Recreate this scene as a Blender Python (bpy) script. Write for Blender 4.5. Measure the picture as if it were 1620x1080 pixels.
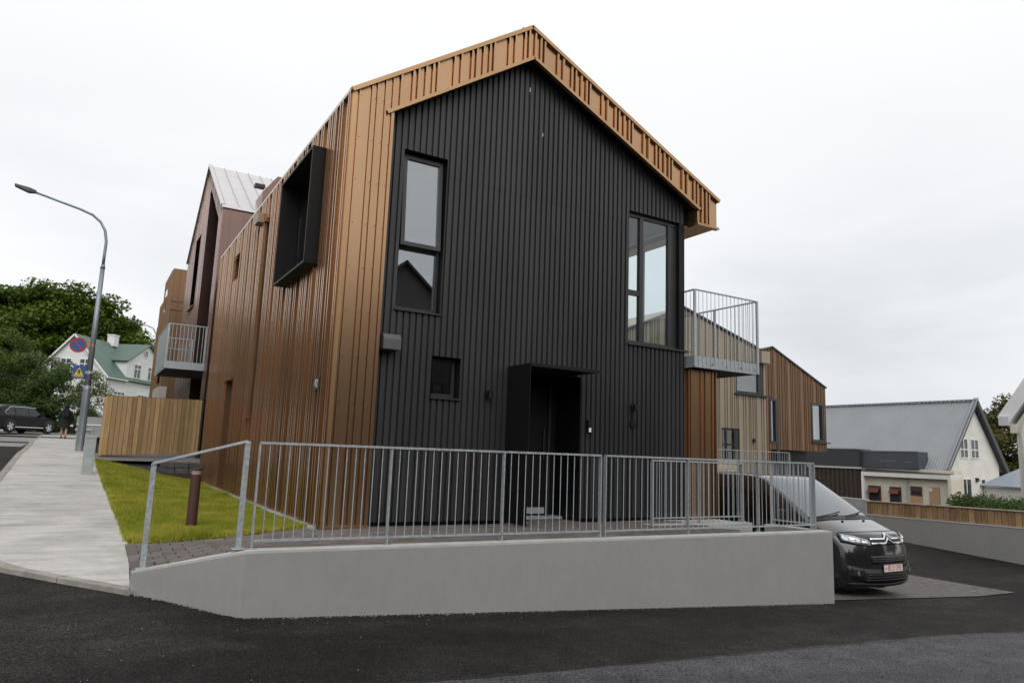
import bpy, bmesh, math, random
import numpy as np
from mathutils import Vector, Matrix
random.seed(7); RNG = np.random.default_rng(11)
for o in list(bpy.data.objects): bpy.data.objects.remove(o)
SC = bpy.context.scene
COL = SC.collection

# ------------------------------------------------------------------ camera
FW = Vector((0.50305, 0.85043, 0.15448)); FW.normalize()
yaw, pitch, roll = 0.5345, 0.1551, 0.0371
F_ = Vector((math.sin(yaw)*math.cos(pitch), math.cos(yaw)*math.cos(pitch), math.sin(pitch)))
R0 = Vector((math.cos(yaw), -math.sin(yaw), 0)); U0 = R0.cross(F_)
R_ = R0*math.cos(roll)+U0*math.sin(roll); U_ = U0*math.cos(roll)-R0*math.sin(roll)
cd = bpy.data.cameras.new('camera'); cam = bpy.data.objects.new('camera', cd); COL.objects.link(cam)
m = Matrix.Identity(4)
for i in range(3): m[i][0] = R_[i]; m[i][1] = U_[i]; m[i][2] = -F_[i]
m[0][3], m[1][3], m[2][3] = -2.7443, -9.2507, 1.0277
cam.matrix_world = m
cd.sensor_fit = 'HORIZONTAL'; cd.sensor_width = 36; cd.lens = 24.937; cd.clip_start = 0.05; cd.clip_end = 5000
SC.camera = cam
SC.render.resolution_x, SC.render.resolution_y = 1024, 682

# ------------------------------------------------------------------ world: overcast sky
SUN_EL, SUN_AZ = math.radians(42), math.radians(200)     # azimuth from +Y clockwise (towards +X)
W = bpy.data.worlds.new("World"); SC.world = W; W.use_nodes = True
nt = W.node_tree; nt.nodes.clear()
def N(t, **k):
    n = nt.nodes.new(t)
    for a, b in k.items(): setattr(n, a, b)
    return n
out = N('ShaderNodeOutputWorld'); mixs = N('ShaderNodeMixShader')
sky = N('ShaderNodeTexSky', sky_type='NISHITA', sun_disc=False, sun_elevation=SUN_EL, sun_rotation=SUN_AZ)
bg1 = N('ShaderNodeBackground'); bg1.inputs['Strength'].default_value = 0.1
bg2 = N('ShaderNodeBackground'); bg2.inputs['Strength'].default_value = 1.0
tc = N('ShaderNodeTexCoord'); mp = N('ShaderNodeMapping'); mp.inputs['Scale'].default_value = (1.1, 1.1, 3.4)
no = N('ShaderNodeTexNoise'); no.inputs['Scale'].default_value = 1.6; no.inputs['Detail'].default_value = 5; no.inputs['Roughness'].default_value = .5
no.inputs['Distortion'].default_value = .3
rp = N('ShaderNodeValToRGB')
e = rp.color_ramp.elements
e[0].position = .33; e[0].color = (.68, .70, .735, 1); e[1].position = .66; e[1].color = (.95, .955, .965, 1)
sep = N('ShaderNodeSeparateXYZ'); mr = N('ShaderNodeMapRange'); mr.interpolation_type = 'SMOOTHSTEP'
mr.inputs['From Min'].default_value = .10; mr.inputs['From Max'].default_value = .56; mr.inputs['To Min'].default_value = 0; mr.inputs['To Max'].default_value = 1
mx = N('ShaderNodeMix', data_type='RGBA'); mx.inputs['B'].default_value = (.98, .98, .985, 1)
L = nt.links.new
L(tc.outputs['Generated'], mp.inputs['Vector']); L(mp.outputs[0], no.inputs['Vector']); L(no.outputs['Fac'], rp.inputs[0])
L(tc.outputs['Generated'], sep.inputs[0]); L(sep.outputs['Z'], mr.inputs['Value'])
L(mr.outputs[0], mx.inputs['Factor']); L(rp.outputs[0], mx.inputs['A'])
L(mx.outputs['Result'], bg2.inputs['Color']); L(sky.outputs[0], bg1.inputs['Color'])
mixs.inputs[0].default_value = .93
L(bg1.outputs[0], mixs.inputs[1]); L(bg2.outputs[0], mixs.inputs[2]); L(mixs.outputs[0], out.inputs[0])
sd = bpy.data.lights.new('sun', 'SUN'); sd.energy = 1.2; sd.angle = math.radians(56); sd.color = (1, .97, .93)
so = bpy.data.objects.new('sun', sd); COL.objects.link(so); so.location = (0, -10, 30)
sdir = Vector((math.sin(SUN_AZ)*math.cos(SUN_EL), math.cos(SUN_AZ)*math.cos(SUN_EL), math.sin(SUN_EL)))
so.rotation_euler = sdir.to_track_quat('Z', 'Y').to_euler()
SC.view_settings.view_transform = 'Standard'; SC.view_settings.look = 'None'
SC.view_settings.exposure = 0.12; SC.view_settings.gamma = 1; SC.view_settings.use_curve_mapping = False
SC.render.engine = 'CYCLES'
SC.cycles.transparent_max_bounces = 24; SC.cycles.max_bounces = 8; SC.cycles.caustics_reflective = False; SC.cycles.caustics_refractive = False

# ------------------------------------------------------------------ helpers
def ip(x, xs, ys):
    return float(np.interp(x, xs, ys))
class MB:
    def __init__(s): s.v = []; s.f = []
    def add(s, pts, faces):
        k = len(s.v); s.v += [tuple(p) for p in pts]; s.f += [tuple(i+k for i in q) for q in faces]; return s
    def quad(s, a, b, c, d): return s.add([a, b, c, d], [(0, 1, 2, 3)])
    def poly(s, pts): return s.add(pts, [tuple(range(len(pts)))])
    def box(s, x0, x1, y0, y1, z0, z1):
        p = [(x, y, z) for z in (z0, z1) for y in (y0, y1) for x in (x0, x1)]
        return s.add(p, [(0, 2, 3, 1), (4, 5, 7, 6), (0, 1, 5, 4), (2, 6, 7, 3), (0, 4, 6, 2), (1, 3, 7, 5)])
    def bar(s, a, b, w, h, up=(0, 0, 1)):
        a = Vector(a); b = Vector(b); d = (b-a).normalized(); up = Vector(up)
        if abs(d.dot(up)) > .99: up = Vector((0, 1, 0))
        r = d.cross(up).normalized(); u = r.cross(d)
        p = [q+r*sx*w/2+u*sz*h/2 for q in (a, b) for sx, sz in ((-1, -1), (1, -1), (1, 1), (-1, 1))]
        return s.add(p, [(0, 1, 2, 3), (7, 6, 5, 4), (0, 4, 5, 1), (1, 5, 6, 2), (2, 6, 7, 3), (3, 7, 4, 0)])
    def prism(s, pts, ext):
        n = len(pts); ext = Vector(ext); P = [Vector(p) for p in pts]; Q = [p+ext for p in P]
        return s.add(P+Q, [tuple(range(n)), tuple(reversed(range(n, 2*n)))]+[(i, (i+1) % n, n+(i+1) % n, n+i) for i in range(n)])
    def tube(s, pts, rad, n=8, caps=True):
        P = [Vector(p) for p in pts]; rad = rad if isinstance(rad, (list, tuple)) else [rad]*len(P)
        k = len(s.v); ref = None
        for i, p in enumerate(P):
            d = (P[min(i+1, len(P)-1)]-P[max(i-1, 0)]).normalized()
            if ref is None: ref = d.orthogonal().normalized()
            ref = (ref-d*ref.dot(d)); ref = ref.normalized() if ref.length > 1e-6 else d.orthogonal().normalized()
            b = d.cross(ref)
            for j in range(n):
                t = 2*math.pi*j/n; s.v.append(tuple(p+(ref*math.cos(t)+b*math.sin(t))*rad[i]))
        for i in range(len(P)-1):
            for j in range(n):
                a = k+i*n+j; b_ = k+i*n+(j+1) % n; s.f.append((a, b_, b_+n, a+n))
        if caps:
            s.f.append(tuple(k+j for j in reversed(range(n)))); s.f.append(tuple(k+(len(P)-1)*n+j for j in range(n)))
        return s
    def grid(s, fn, nu, nv):
        k = len(s.v)
        for i in range(nu+1):
            for j in range(nv+1): s.v.append(tuple(fn(i/nu, j/nv)))
        for i in range(nu):
            for j in range(nv):
                a = k+i*(nv+1)+j; s.f.append((a, a+nv+1, a+nv+2, a+1))
        return s

def wmat(o):
    M = Matrix.Identity(4)
    while o is not None:
        M = (Matrix.Translation(o.location) @ o.rotation_euler.to_matrix().to_4x4() @ Matrix.Diagonal((*o.scale, 1))) @ M; o = o.parent
    return M
def link(o, parent=None):
    COL.objects.link(o)
    if parent is not None: o.parent = parent
    return o
def obj(name, mb, mat, parent=None, world=True, smooth=False, bevel=0, recalc=True):
    me = bpy.data.meshes.new(name); me.from_pydata(mb.v, [], mb.f)
    if recalc:
        bm = bmesh.new(); bm.from_mesh(me); bmesh.ops.recalc_face_normals(bm, faces=bm.faces); bm.to_mesh(me); bm.free()
    if parent is not None and world: me.transform(wmat(parent).inverted())
    if smooth:
        me.polygons.foreach_set('use_smooth', [True]*len(me.polygons))
    o = bpy.data.objects.new(name, me); me.materials.append(mat); link(o, parent)
    if smooth == 2:
        md = o.modifiers.new('s', 'SUBSURF'); md.levels = 1; md.render_levels = 1
    if bevel:
        b = o.modifiers.new('b', 'BEVEL'); b.width = bevel; b.segments = 2; b.limit_method = 'ANGLE'
    return o
def tag(o, label, cat, group=None):
    o['label'] = label; o['category'] = cat
    if group: o['group'] = group
    return o
def thing(name, label, cat, loc=(0, 0, 0), rz=0, group=None):
    o = bpy.data.objects.new(name, None); o.empty_display_size = .2; COL.objects.link(o)
    o.location = loc; o.rotation_euler = (0, 0, rz); return tag(o, label, cat, group)
def struct(name, mb, mat, parent=None, **k):
    o = obj(name, mb, mat, parent, **k)
    if parent is None: o['kind'] = 'structure'
    return o
def text_mesh(name, s, size, mat, parent, M, ext=.002, align='CENTER', sx=1.0):
    c = bpy.data.curves.new(name, 'FONT'); c.body = s; c.size = size; c.extrude = ext; c.align_x = align; c.align_y = 'CENTER'; c.resolution_u = 3
    t = bpy.data.objects.new('tmp_text', c); COL.objects.link(t)
    dg = bpy.context.evaluated_depsgraph_get(); me = bpy.data.meshes.new_from_object(t.evaluated_get(dg))
    bpy.data.objects.remove(t); bpy.data.curves.remove(c)
    me.transform(M @ Matrix.Diagonal((sx, 1, 1, 1))); me.materials.clear(); me.materials.append(mat); me.name = name
    o = bpy.data.objects.new(name, me); link(o, parent); return o

# ------------------------------------------------------------------ materials
def newmat(name):
    m_ = bpy.data.materials.new(name); m_.use_nodes = True; t = m_.node_tree
    b = t.nodes['Principled BSDF']; b.inputs['Specular IOR Level'].default_value = .35; return m_, t, b
def mat(name, col, rough=.6, metal=0, var=.12, vscale=3., bump=0, bscale=60., spec=.5, coat=0, stretch=None, detail=4, rvar=0, orand=0):
    m_, t, b = newmat(name); ln = t.links.new
    b.inputs['Roughness'].default_value = rough; b.inputs['Metallic'].default_value = metal; b.inputs['Specular IOR Level'].default_value = spec
    if coat: b.inputs['Coat Weight'].default_value = coat; b.inputs['Coat Roughness'].default_value = .05
    c = t.nodes.new('ShaderNodeTexCoord'); src = c.outputs['Object']
    if stretch:
        mp_ = t.nodes.new('ShaderNodeMapping'); mp_.inputs['Scale'].default_value = stretch; ln(src, mp_.inputs[0]); src = mp_.outputs[0]
    if var:
        n1 = t.nodes.new('ShaderNodeTexNoise'); n1.inputs['Scale'].default_value = vscale; n1.inputs['Detail'].default_value = detail; ln(src, n1.inputs['Vector'])
        r = t.nodes.new('ShaderNodeValToRGB'); r.color_ramp.elements[0].position = .3; r.color_ramp.elements[1].position = .7
        r.color_ramp.elements[0].color = (*[x*(1-var) for x in col], 1); r.color_ramp.elements[1].color = (*[min(1, x*(1+var)) for x in col], 1)
        ln(n1.outputs['Fac'], r.inputs[0]); ln(r.outputs[0], b.inputs['Base Color'])
        if orand:
            oi = t.nodes.new('ShaderNodeObjectInfo'); oq = t.nodes.new('ShaderNodeMapRange'); oq.inputs['To Min'].default_value = 1-orand; oq.inputs['To Max'].default_value = 1+orand; ln(oi.outputs['Random'], oq.inputs[0])
            hs = t.nodes.new('ShaderNodeHueSaturation'); ln(oq.outputs[0], hs.inputs['Value']); ln(r.outputs[0], hs.inputs['Color']); ln(hs.outputs[0], b.inputs['Base Color'])
            rq = t.nodes.new('ShaderNodeMapRange'); rq.inputs['To Min'].default_value = rough*(1-orand); rq.inputs['To Max'].default_value = rough*(1+orand); ln(oi.outputs['Random'], rq.inputs[0]); ln(rq.outputs[0], b.inputs['Roughness'])
        if rvar:
            q = t.nodes.new('ShaderNodeMapRange'); q.inputs['From Min'].default_value = .35; q.inputs['From Max'].default_value = .65
            q.inputs['To Min'].default_value = rough-rvar; q.inputs['To Max'].default_value = rough+rvar; ln(n1.outputs['Fac'], q.inputs[0]); ln(q.outputs[0], b.inputs['Roughness'])
    else: b.inputs['Base Color'].default_value = (*col, 1)
    if bump:
        n2 = t.nodes.new('ShaderNodeTexNoise'); n2.inputs['Scale'].default_value = bscale; n2.inputs['Detail'].default_value = 4; ln(src, n2.inputs['Vector'])
        bp = t.nodes.new('ShaderNodeBump'); bp.inputs['Strength'].default_value = bump; bp.inputs['Distance'].default_value = .01; ln(n2.outputs['Fac'], bp.inputs['Height']); ln(bp.outputs[0], b.inputs['Normal'])
    return m_
def asphalt(name, dark, light, speck, rough=.7):
    m_, t, b = newmat(name); ln = t.links.new; nn = t.nodes.new
    b.inputs['Specular IOR Level'].default_value = .1
    c = nn('ShaderNodeTexCoord')
    a = nn('ShaderNodeTexNoise'); a.inputs['Scale'].default_value = .45; a.inputs['Detail'].default_value = 5; a.inputs['Distortion'].default_value = .6
    mp_ = nn('ShaderNodeMapping'); mp_.inputs['Scale'].default_value = (.55, 1.3, 1); ln(c.outputs['Object'], mp_.inputs[0]); ln(mp_.outputs[0], a.inputs['Vector'])
    r = nn('ShaderNodeValToRGB'); r.color_ramp.elements[0].position = .36; r.color_ramp.elements[1].position = .64
    r.color_ramp.elements[0].color = (*dark, 1); r.color_ramp.elements[1].color = (*light, 1); ln(a.outputs['Fac'], r.inputs[0])
    v = nn('ShaderNodeTexVoronoi'); v.inputs['Scale'].default_value = 48; ln(c.outputs['Object'], v.inputs['Vector'])
    vr = nn('ShaderNodeValToRGB'); vr.color_ramp.elements[0].position = .1; vr.color_ramp.elements[1].position = .35
    vr.color_ramp.elements[0].color = (1, 1, 1, 1); vr.color_ramp.elements[1].color = (0, 0, 0, 1); ln(v.outputs['Distance'], vr.inputs[0])
    wn = nn('ShaderNodeTexNoise'); wn.inputs['Scale'].default_value = 22; wn.inputs['Detail'].default_value = 2; ln(c.outputs['Object'], wn.inputs['Vector'])
    wr = nn('ShaderNodeValToRGB'); wr.color_ramp.elements[0].position = .52; wr.color_ramp.elements[1].position = .75; ln(wn.outputs['Fac'], wr.inputs[0])
    mu = nn('ShaderNodeMath'); mu.operation = 'MULTIPLY'; ln(vr.outputs[0], mu.inputs[0]); ln(wr.outputs[0], mu.inputs[1])
    mx_ = nn('ShaderNodeMix'); mx_.data_type = 'RGBA'; mx_.inputs['B'].default_value = (*speck, 1); ln(mu.outputs[0], mx_.inputs['Factor'])
    g1 = nn('ShaderNodeTexNoise'); g1.inputs['Scale'].default_value = 55; g1.inputs['Detail'].default_value = 3; g1.inputs['Roughness'].default_value = .8; ln(c.outputs['Object'], g1.inputs['Vector'])
    g2_ = nn('ShaderNodeTexNoise'); g2_.inputs['Scale'].default_value = 3.2; g2_.inputs['Detail'].default_value = 6; g2_.inputs['Roughness'].default_value = .65; ln(c.outputs['Object'], g2_.inputs['Vector'])
    ga = nn('ShaderNodeMapRange'); ga.inputs['From Min'].default_value = .36; ga.inputs['From Max'].default_value = .64; ga.inputs['To Min'].default_value = .05; ga.inputs['To Max'].default_value = 2.4; ln(g1.outputs['Fac'], ga.inputs[0])
    gb = nn('ShaderNodeMapRange'); gb.inputs['From Min'].default_value = .3; gb.inputs['From Max'].default_value = .7; gb.inputs['To Min'].default_value = .72; gb.inputs['To Max'].default_value = 1.3; ln(g2_.outputs['Fac'], gb.inputs[0])
    gq = nn('ShaderNodeMath'); gq.operation = 'MULTIPLY'; ln(ga.outputs[0], gq.inputs[0]); ln(gb.outputs[0], gq.inputs[1])
    hs = nn('ShaderNodeHueSaturation'); ln(gq.outputs[0], hs.inputs['Value']); ln(r.outputs[0], hs.inputs['Color']); ln(hs.outputs[0], mx_.inputs['A'])
    ln(mx_.outputs['Result'], b.inputs['Base Color'])
    q = nn('ShaderNodeMapRange'); q.inputs['From Min'].default_value = .35; q.inputs['From Max'].default_value = .65; q.inputs['To Min'].default_value = rough-.14; q.inputs['To Max'].default_value = rough+.12
    ln(a.outputs['Fac'], q.inputs[0]); ln(q.outputs[0], b.inputs['Roughness'])
    n2 = nn('ShaderNodeTexNoise'); n2.inputs['Scale'].default_value = 120; n2.inputs['Detail'].default_value = 3; ln(c.outputs['Object'], n2.inputs['Vector'])
    ad = nn('ShaderNodeMath'); ad.operation = 'ADD'; ln(n2.outputs['Fac'], ad.inputs[0]); ln(vr.outputs[0], ad.inputs[1])
    bp = nn('ShaderNodeBump'); bp.inputs['Strength'].default_value = .55; bp.inputs['Distance'].default_value = .006; ln(ad.outputs[0], bp.inputs['Height']); ln(bp.outputs[0], b.inputs['Normal'])
    return m_
def glass(name, refl=.12, tint=(.9, .93, .93), rough=0.0):
    m_ = bpy.data.materials.new(name); m_.use_nodes = True; t = m_.node_tree; t.nodes.clear(); nn = t.nodes.new; ln = t.links.new
    o = nn('ShaderNodeOutputMaterial'); tr = nn('ShaderNodeBsdfTransparent'); tr.inputs[0].default_value = (*tint, 1)
    g = nn('ShaderNodeBsdfGlossy'); g.inputs['Roughness'].default_value = rough; g.inputs['Color'].default_value = (.95, .97, 1, 1)
    fr = nn('ShaderNodeLayerWeight'); fr.inputs[0].default_value = .5
    pw = nn('ShaderNodeMath'); pw.operation = 'POWER'; pw.inputs[1].default_value = 5; ln(fr.outputs['Facing'], pw.inputs[0])
    q = nn('ShaderNodeMapRange'); q.inputs['To Min'].default_value = refl; q.inputs['To Max'].default_value = 1; ln(pw.outputs[0], q.inputs[0])
    mx_ = nn('ShaderNodeMixShader'); ln(q.outputs[0], mx_.inputs[0]); ln(tr.outputs[0], mx_.inputs[1]); ln(g.outputs[0], mx_.inputs[2]); ln(mx_.outputs[0], o.inputs[0])
    return m_
def leafmat(name, c1, c2, trans=.3, vs=.9):
    m_ = bpy.data.materials.new(name); m_.use_nodes = True; t = m_.node_tree; b = t.nodes['Principled BSDF']; nn = t.nodes.new; ln = t.links.new
    c = nn('ShaderNodeTexCoord'); n = nn('ShaderNodeTexNoise'); n.inputs['Scale'].default_value = vs; n.inputs['Detail'].default_value = 6; n.inputs['Roughness'].default_value = .75; ln(c.outputs['Object'], n.inputs['Vector'])
    r = nn('ShaderNodeValToRGB'); r.color_ramp.elements[0].position = .32; r.color_ramp.elements[1].position = .68; r.color_ramp.elements[0].color = (*c1, 1); r.color_ramp.elements[1].color = (*c2, 1)
    ln(n.outputs['Fac'], r.inputs[0]); ln(r.outputs[0], b.inputs['Base Color']); b.inputs['Roughness'].default_value = .55; b.inputs['Specular IOR Level'].default_value = .35
    tl = nn('ShaderNodeBsdfTranslucent'); ln(r.outputs[0], tl.inputs[0]); mx_ = nn('ShaderNodeMixShader'); mx_.inputs[0].default_value = trans
    ln(b.outputs[0], mx_.inputs[1]); ln(tl.outputs[0], mx_.inputs[2]); ln(mx_.outputs[0], t.nodes['Material Output'].inputs[0]); return m_
def woodmat(name, c1, c2):
    m_, t, b = newmat(name); nn = t.nodes.new; ln = t.links.new
    c = nn('ShaderNodeTexCoord'); oi = nn('ShaderNodeObjectInfo'); ad = nn('ShaderNodeVectorMath'); ad.operation = 'ADD'
    sc_ = nn('ShaderNodeVectorMath'); sc_.operation = 'SCALE'; sc_.inputs['Scale'].default_value = 37
    cb = nn('ShaderNodeCombineXYZ'); ln(oi.outputs['Random'], cb.inputs[0]); ln(oi.outputs['Random'], cb.inputs[1]); ln(oi.outputs['Random'], cb.inputs[2]); ln(cb.outputs[0], sc_.inputs[0])
    ln(c.outputs['Object'], ad.inputs[0]); ln(sc_.outputs[0], ad.inputs[1])
    mp_ = nn('ShaderNodeMapping'); mp_.inputs['Scale'].default_value = (14, 14, 1.3); ln(ad.outputs[0], mp_.inputs[0])
    n = nn('ShaderNodeTexNoise'); n.inputs['Scale'].default_value = 1.6; n.inputs['Detail'].default_value = 5; n.inputs['Distortion'].default_value = 1.2; ln(mp_.outputs[0], n.inputs['Vector'])
    r = nn('ShaderNodeValToRGB'); r.color_ramp.elements[0].position = .3; r.color_ramp.elements[1].position = .72; r.color_ramp.elements[0].color = (*c1, 1); r.color_ramp.elements[1].color = (*c2, 1); ln(n.outputs['Fac'], r.inputs[0])
    hs = nn('ShaderNodeHueSaturation'); q = nn('ShaderNodeMapRange'); q.inputs['To Min'].default_value = .62; q.inputs['To Max'].default_value = 1.15; ln(oi.outputs['Random'], q.inputs[0]); ln(q.outputs[0], hs.inputs['Value']); ln(r.outputs[0], hs.inputs['Color'])
    ln(hs.outputs[0], b.inputs['Base Color']); b.inputs['Roughness'].default_value = .75
    bp = nn('ShaderNodeBump'); bp.inputs['Strength'].default_value = .3; bp.inputs['Distance'].default_value = .004; ln(n.outputs['Fac'], bp.inputs['Height']); ln(bp.outputs[0], b.inputs['Normal']); return m_
def randmat(name, col, var=.2, rough=.8, bump=.4, bscale=40):   # per-object brightness
    m_, t, b = newmat(name); nn = t.nodes.new; ln = t.links.new
    c = nn('ShaderNodeTexCoord'); g = nn('ShaderNodeNewGeometry'); oi = nn('ShaderNodeObjectInfo')
    n = nn('ShaderNodeTexNoise'); n.inputs['Scale'].default_value = 9; n.inputs['Detail'].default_value = 5; ln(g.outputs['Position'], n.inputs['Vector'])
    n3 = nn('ShaderNodeTexNoise'); n3.inputs['Scale'].default_value = .8; ln(g.outputs['Position'], n3.inputs['Vector'])
    a1 = nn('ShaderNodeMath'); a1.operation = 'ADD'; ln(n.outputs['Fac'], a1.inputs[0]); ln(n3.outputs['Fac'], a1.inputs[1])
    a2 = nn('ShaderNodeMath'); a2.operation = 'ADD'; ln(a1.outputs[0], a2.inputs[0]); ln(oi.outputs['Random'], a2.inputs[1])
    q = nn('ShaderNodeMapRange'); q.inputs['From Min'].default_value = .6; q.inputs['From Max'].default_value = 1.9; q.inputs['To Min'].default_value = 1-var; q.inputs['To Max'].default_value = 1+var; ln(a2.outputs[0], q.inputs[0])
    hs = nn('ShaderNodeHueSaturation'); hs.inputs['Color'].default_value = (*col, 1); ln(q.outputs[0], hs.inputs['Value']); ln(hs.outputs[0], b.inputs['Base Color']); b.inputs['Roughness'].default_value = rough
    n2 = nn('ShaderNodeTexNoise'); n2.inputs['Scale'].default_value = bscale; n2.inputs['Detail'].default_value = 5; ln(g.outputs['Position'], n2.inputs['Vector'])
    bp = nn('ShaderNodeBump'); bp.inputs['Strength'].default_value = bump; bp.inputs['Distance'].default_value = .006; ln(n2.outputs['Fac'], bp.inputs['Height']); ln(bp.outputs[0], b.inputs['Normal']); return m_

BRONZE = mat('bronze_cladding', (.455, .285, .162), .25, .90, .07, 1.2, orand=.05, stretch=(1, 1, .3))
BRONZE_TRIM = mat('bronze_trim', (.455, .28, .15), .32, .85, .04)
COPPER = mat('copper_cladding', (.225, .145, .12), .20, .92, .06, 1.0)
OCHRE = mat('ochre_cladding', (.20, .122, .068), .42, .75, .06, 1.0)
TAN = mat('tan_cladding', (.34, .285, .215), .5, .3, .06, 1.0)
RUST = mat('russet_cladding', (.23, .135, .08), .5, .4, .12, 1.4, stretch=(3, 3, .3))
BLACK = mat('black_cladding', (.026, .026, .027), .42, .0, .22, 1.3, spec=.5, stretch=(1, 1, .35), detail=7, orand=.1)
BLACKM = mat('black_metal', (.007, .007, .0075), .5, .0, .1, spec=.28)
FRAME = mat('dark_frame', (.03, .03, .033), .4, 0, .08)
GALV = mat('galvanised_steel', (.44, .475, .495), .45, .5, .18, 30, rvar=.1)
RENDERW = None
CAPC = mat('wall_cap_concrete', (.45, .45, .43), .85, 0, .1, 6, bump=.1)
def concmat(name, col):
    m_, t, b = newmat(name); nn = t.nodes.new; ln = t.links.new; g = nn('ShaderNodeNewGeometry')
    def noise(scale, stretch, detail=6, rough=.6, dist=0):
        mp_ = nn('ShaderNodeMapping'); mp_.inputs['Scale'].default_value = stretch; ln(g.outputs['Position'], mp_.inputs[0])
        n = nn('ShaderNodeTexNoise'); n.inputs['Scale'].default_value = scale; n.inputs['Detail'].default_value = detail; n.inputs['Roughness'].default_value = rough; n.inputs['Distortion'].default_value = dist; ln(mp_.outputs[0], n.inputs['Vector']); return n.outputs['Fac']
    def rng(src, a0, a1, b0, b1):
        q = nn('ShaderNodeMapRange'); q.inputs['From Min'].default_value = a0; q.inputs['From Max'].default_value = a1; q.inputs['To Min'].default_value = b0; q.inputs['To Max'].default_value = b1; ln(src, q.inputs[0]); return q.outputs[0]
    def mul(x, y):
        q = nn('ShaderNodeMath'); q.operation = 'MULTIPLY'; ln(x, q.inputs[0]); ln(y, q.inputs[1]); return q.outputs[0]
    st_ = noise(2.2, (.5, 3.2, 1), 9, .7, .4); fine = noise(16, (.6, 3.5, 1), 4, .7); blot = noise(.9, (1, 1, 1), 7, .65, .8); sp = noise(60, (1, 1, 1), 2)
    v = mul(mul(rng(st_, .35, .65, .80, 1.10), rng(fine, .35, .65, .88, 1.08)), mul(rng(blot, .34, .55, .76, 1.03), rng(sp, .35, .65, .93, 1.06)))
    hs = nn('ShaderNodeHueSaturation'); hs.inputs['Color'].default_value = (*col, 1); ln(v, hs.inputs['Value']); ln(hs.outputs[0], b.inputs['Base Color']); b.inputs['Roughness'].default_value = .82
    bp = nn('ShaderNodeBump'); bp.inputs['Strength'].default_value = .25; bp.inputs['Distance'].default_value = .006; ln(fine, bp.inputs['Height']); ln(bp.outputs[0], b.inputs['Normal']); return m_
CONC = concmat('pavement_concrete', (.52, .505, .48))
def rendermat(name, col):
    m_, t, b = newmat(name); nn = t.nodes.new; ln = t.links.new; g = nn('ShaderNodeNewGeometry')
    def noise(scale, stretch, detail, a0, a1, b0, b1, dist=0):
        mp_ = nn('ShaderNodeMapping'); mp_.inputs['Scale'].default_value = stretch; ln(g.outputs['Position'], mp_.inputs[0])
        n = nn('ShaderNodeTexNoise'); n.inputs['Scale'].default_value = scale; n.inputs['Detail'].default_value = detail; n.inputs['Distortion'].default_value = dist; ln(mp_.outputs[0], n.inputs['Vector'])
        q = nn('ShaderNodeMapRange'); q.inputs['From Min'].default_value = a0; q.inputs['From Max'].default_value = a1; q.inputs['To Min'].default_value = b0; q.inputs['To Max'].default_value = b1; ln(n.outputs['Fac'], q.inputs[0]); return q.outputs[0], n.outputs['Fac']
    def mul(x, y):
        q = nn('ShaderNodeMath'); q.operation = 'MULTIPLY'; ln(x, q.inputs[0]); ln(y, q.inputs[1]); return q.outputs[0]
    a_, _ = noise(1.0, (1, 1, 1.6), 6, .3, .7, .97, 1.03, .6); b_, _ = noise(1.1, (2.2, 2.2, .35), 6, .45, .75, 1.0, .975, .5); c_, h_ = noise(9, (1, 1, .5), 5, .3, .7, .965, 1.03, 1.0); d_, _ = noise(2.6, (1, 1, 1), 4, .66, .74, 1.0, .96)
    v = mul(mul(a_, b_), mul(c_, d_)); hs = nn('ShaderNodeHueSaturation'); hs.inputs['Color'].default_value = (*col, 1); ln(v, hs.inputs['Value']); ln(hs.outputs[0], b.inputs['Base Color']); b.inputs['Roughness'].default_value = .88
    bp = nn('ShaderNodeBump'); bp.inputs['Strength'].default_value = .35; bp.inputs['Distance'].default_value = .006; ln(h_, bp.inputs['Height']); ln(bp.outputs[0], b.inputs['Normal']); return m_
RENDERW = rendermat('grey_render', (.30, .297, .292))
KERB = mat('kerb_concrete', (.30, .28, .25), .85, 0, .3, 5, bump=.3)
CONC2 = mat('plain_concrete', (.40, .40, .39), .85, 0, .15, 3, bump=.15)
ASPH = asphalt('dark_asphalt', (.010, .009, .0088), (.033, .0298, .0285), (.15, .13, .11), .85)
ASPH2 = asphalt('old_asphalt', (.045, .046, .049), (.078, .078, .082), (.18, .18, .18), .82)
PAVER = randmat('paver', (.125, .108, .100), .28)
PAVERG = mat('parking_paver', (.115, .106, .10), .8, 0, .4, 11, bump=.2)
SOIL = mat('soil', (.10, .08, .05), .95, 0, .3, 3)
LAWNB = mat('lawn_soil', (.13, .135, .012), .95, 0, .3, 1.5)
GRASS = leafmat('grass_blade', (.19, .27, .008), (.56, .50, .09), .4, 1.5)
LEAF_MAPLE = leafmat('maple_leaf', (.035, .072, .003), (.125, .20, .018), .32, .5)
LEAF_SHRUB = leafmat('shrub_leaf', (.05, .085, .010), (.12, .17, .03), .35, .6)
LEAF_WIL = leafmat('willow_leaf', (.075, .11, .035), (.16, .205, .07), .3, .6)
LEAF_HEDGE = leafmat('hedge_leaf', (.03, .065, .010), (.09, .15, .03), .3, .8)
LEAF_AUT = leafmat('mixed_leaf', (.04, .06, .012), (.14, .12, .03), .3, .35)
BARK = mat('bark', (.07, .055, .04), .9, 0, .3, 6, bump=.5)
WOOD = woodmat('fence_wood', (.40, .25, .115), (.56, .385, .205))
WOODR = woodmat('fence_wood_red', (.26, .15, .07), (.45, .30, .165))
WOODC = mat('wood_cap', (.45, .38, .29), .8, 0, .15, 3)
WHITEW = mat('white_wall', (.74, .74, .73), .8, 0, .04, 1.5, bump=.05)
CREAMW = mat('cream_wall', (.72, .70, .64), .85, 0, .08, 1.2, bump=.12)
CREAMW2 = mat('cream_annex_wall', (.66, .62, .51), .85, 0, .08, 1.2, bump=.1)
WHITEP = mat('white_paint', (.78, .78, .78), .5, 0, .03)
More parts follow.
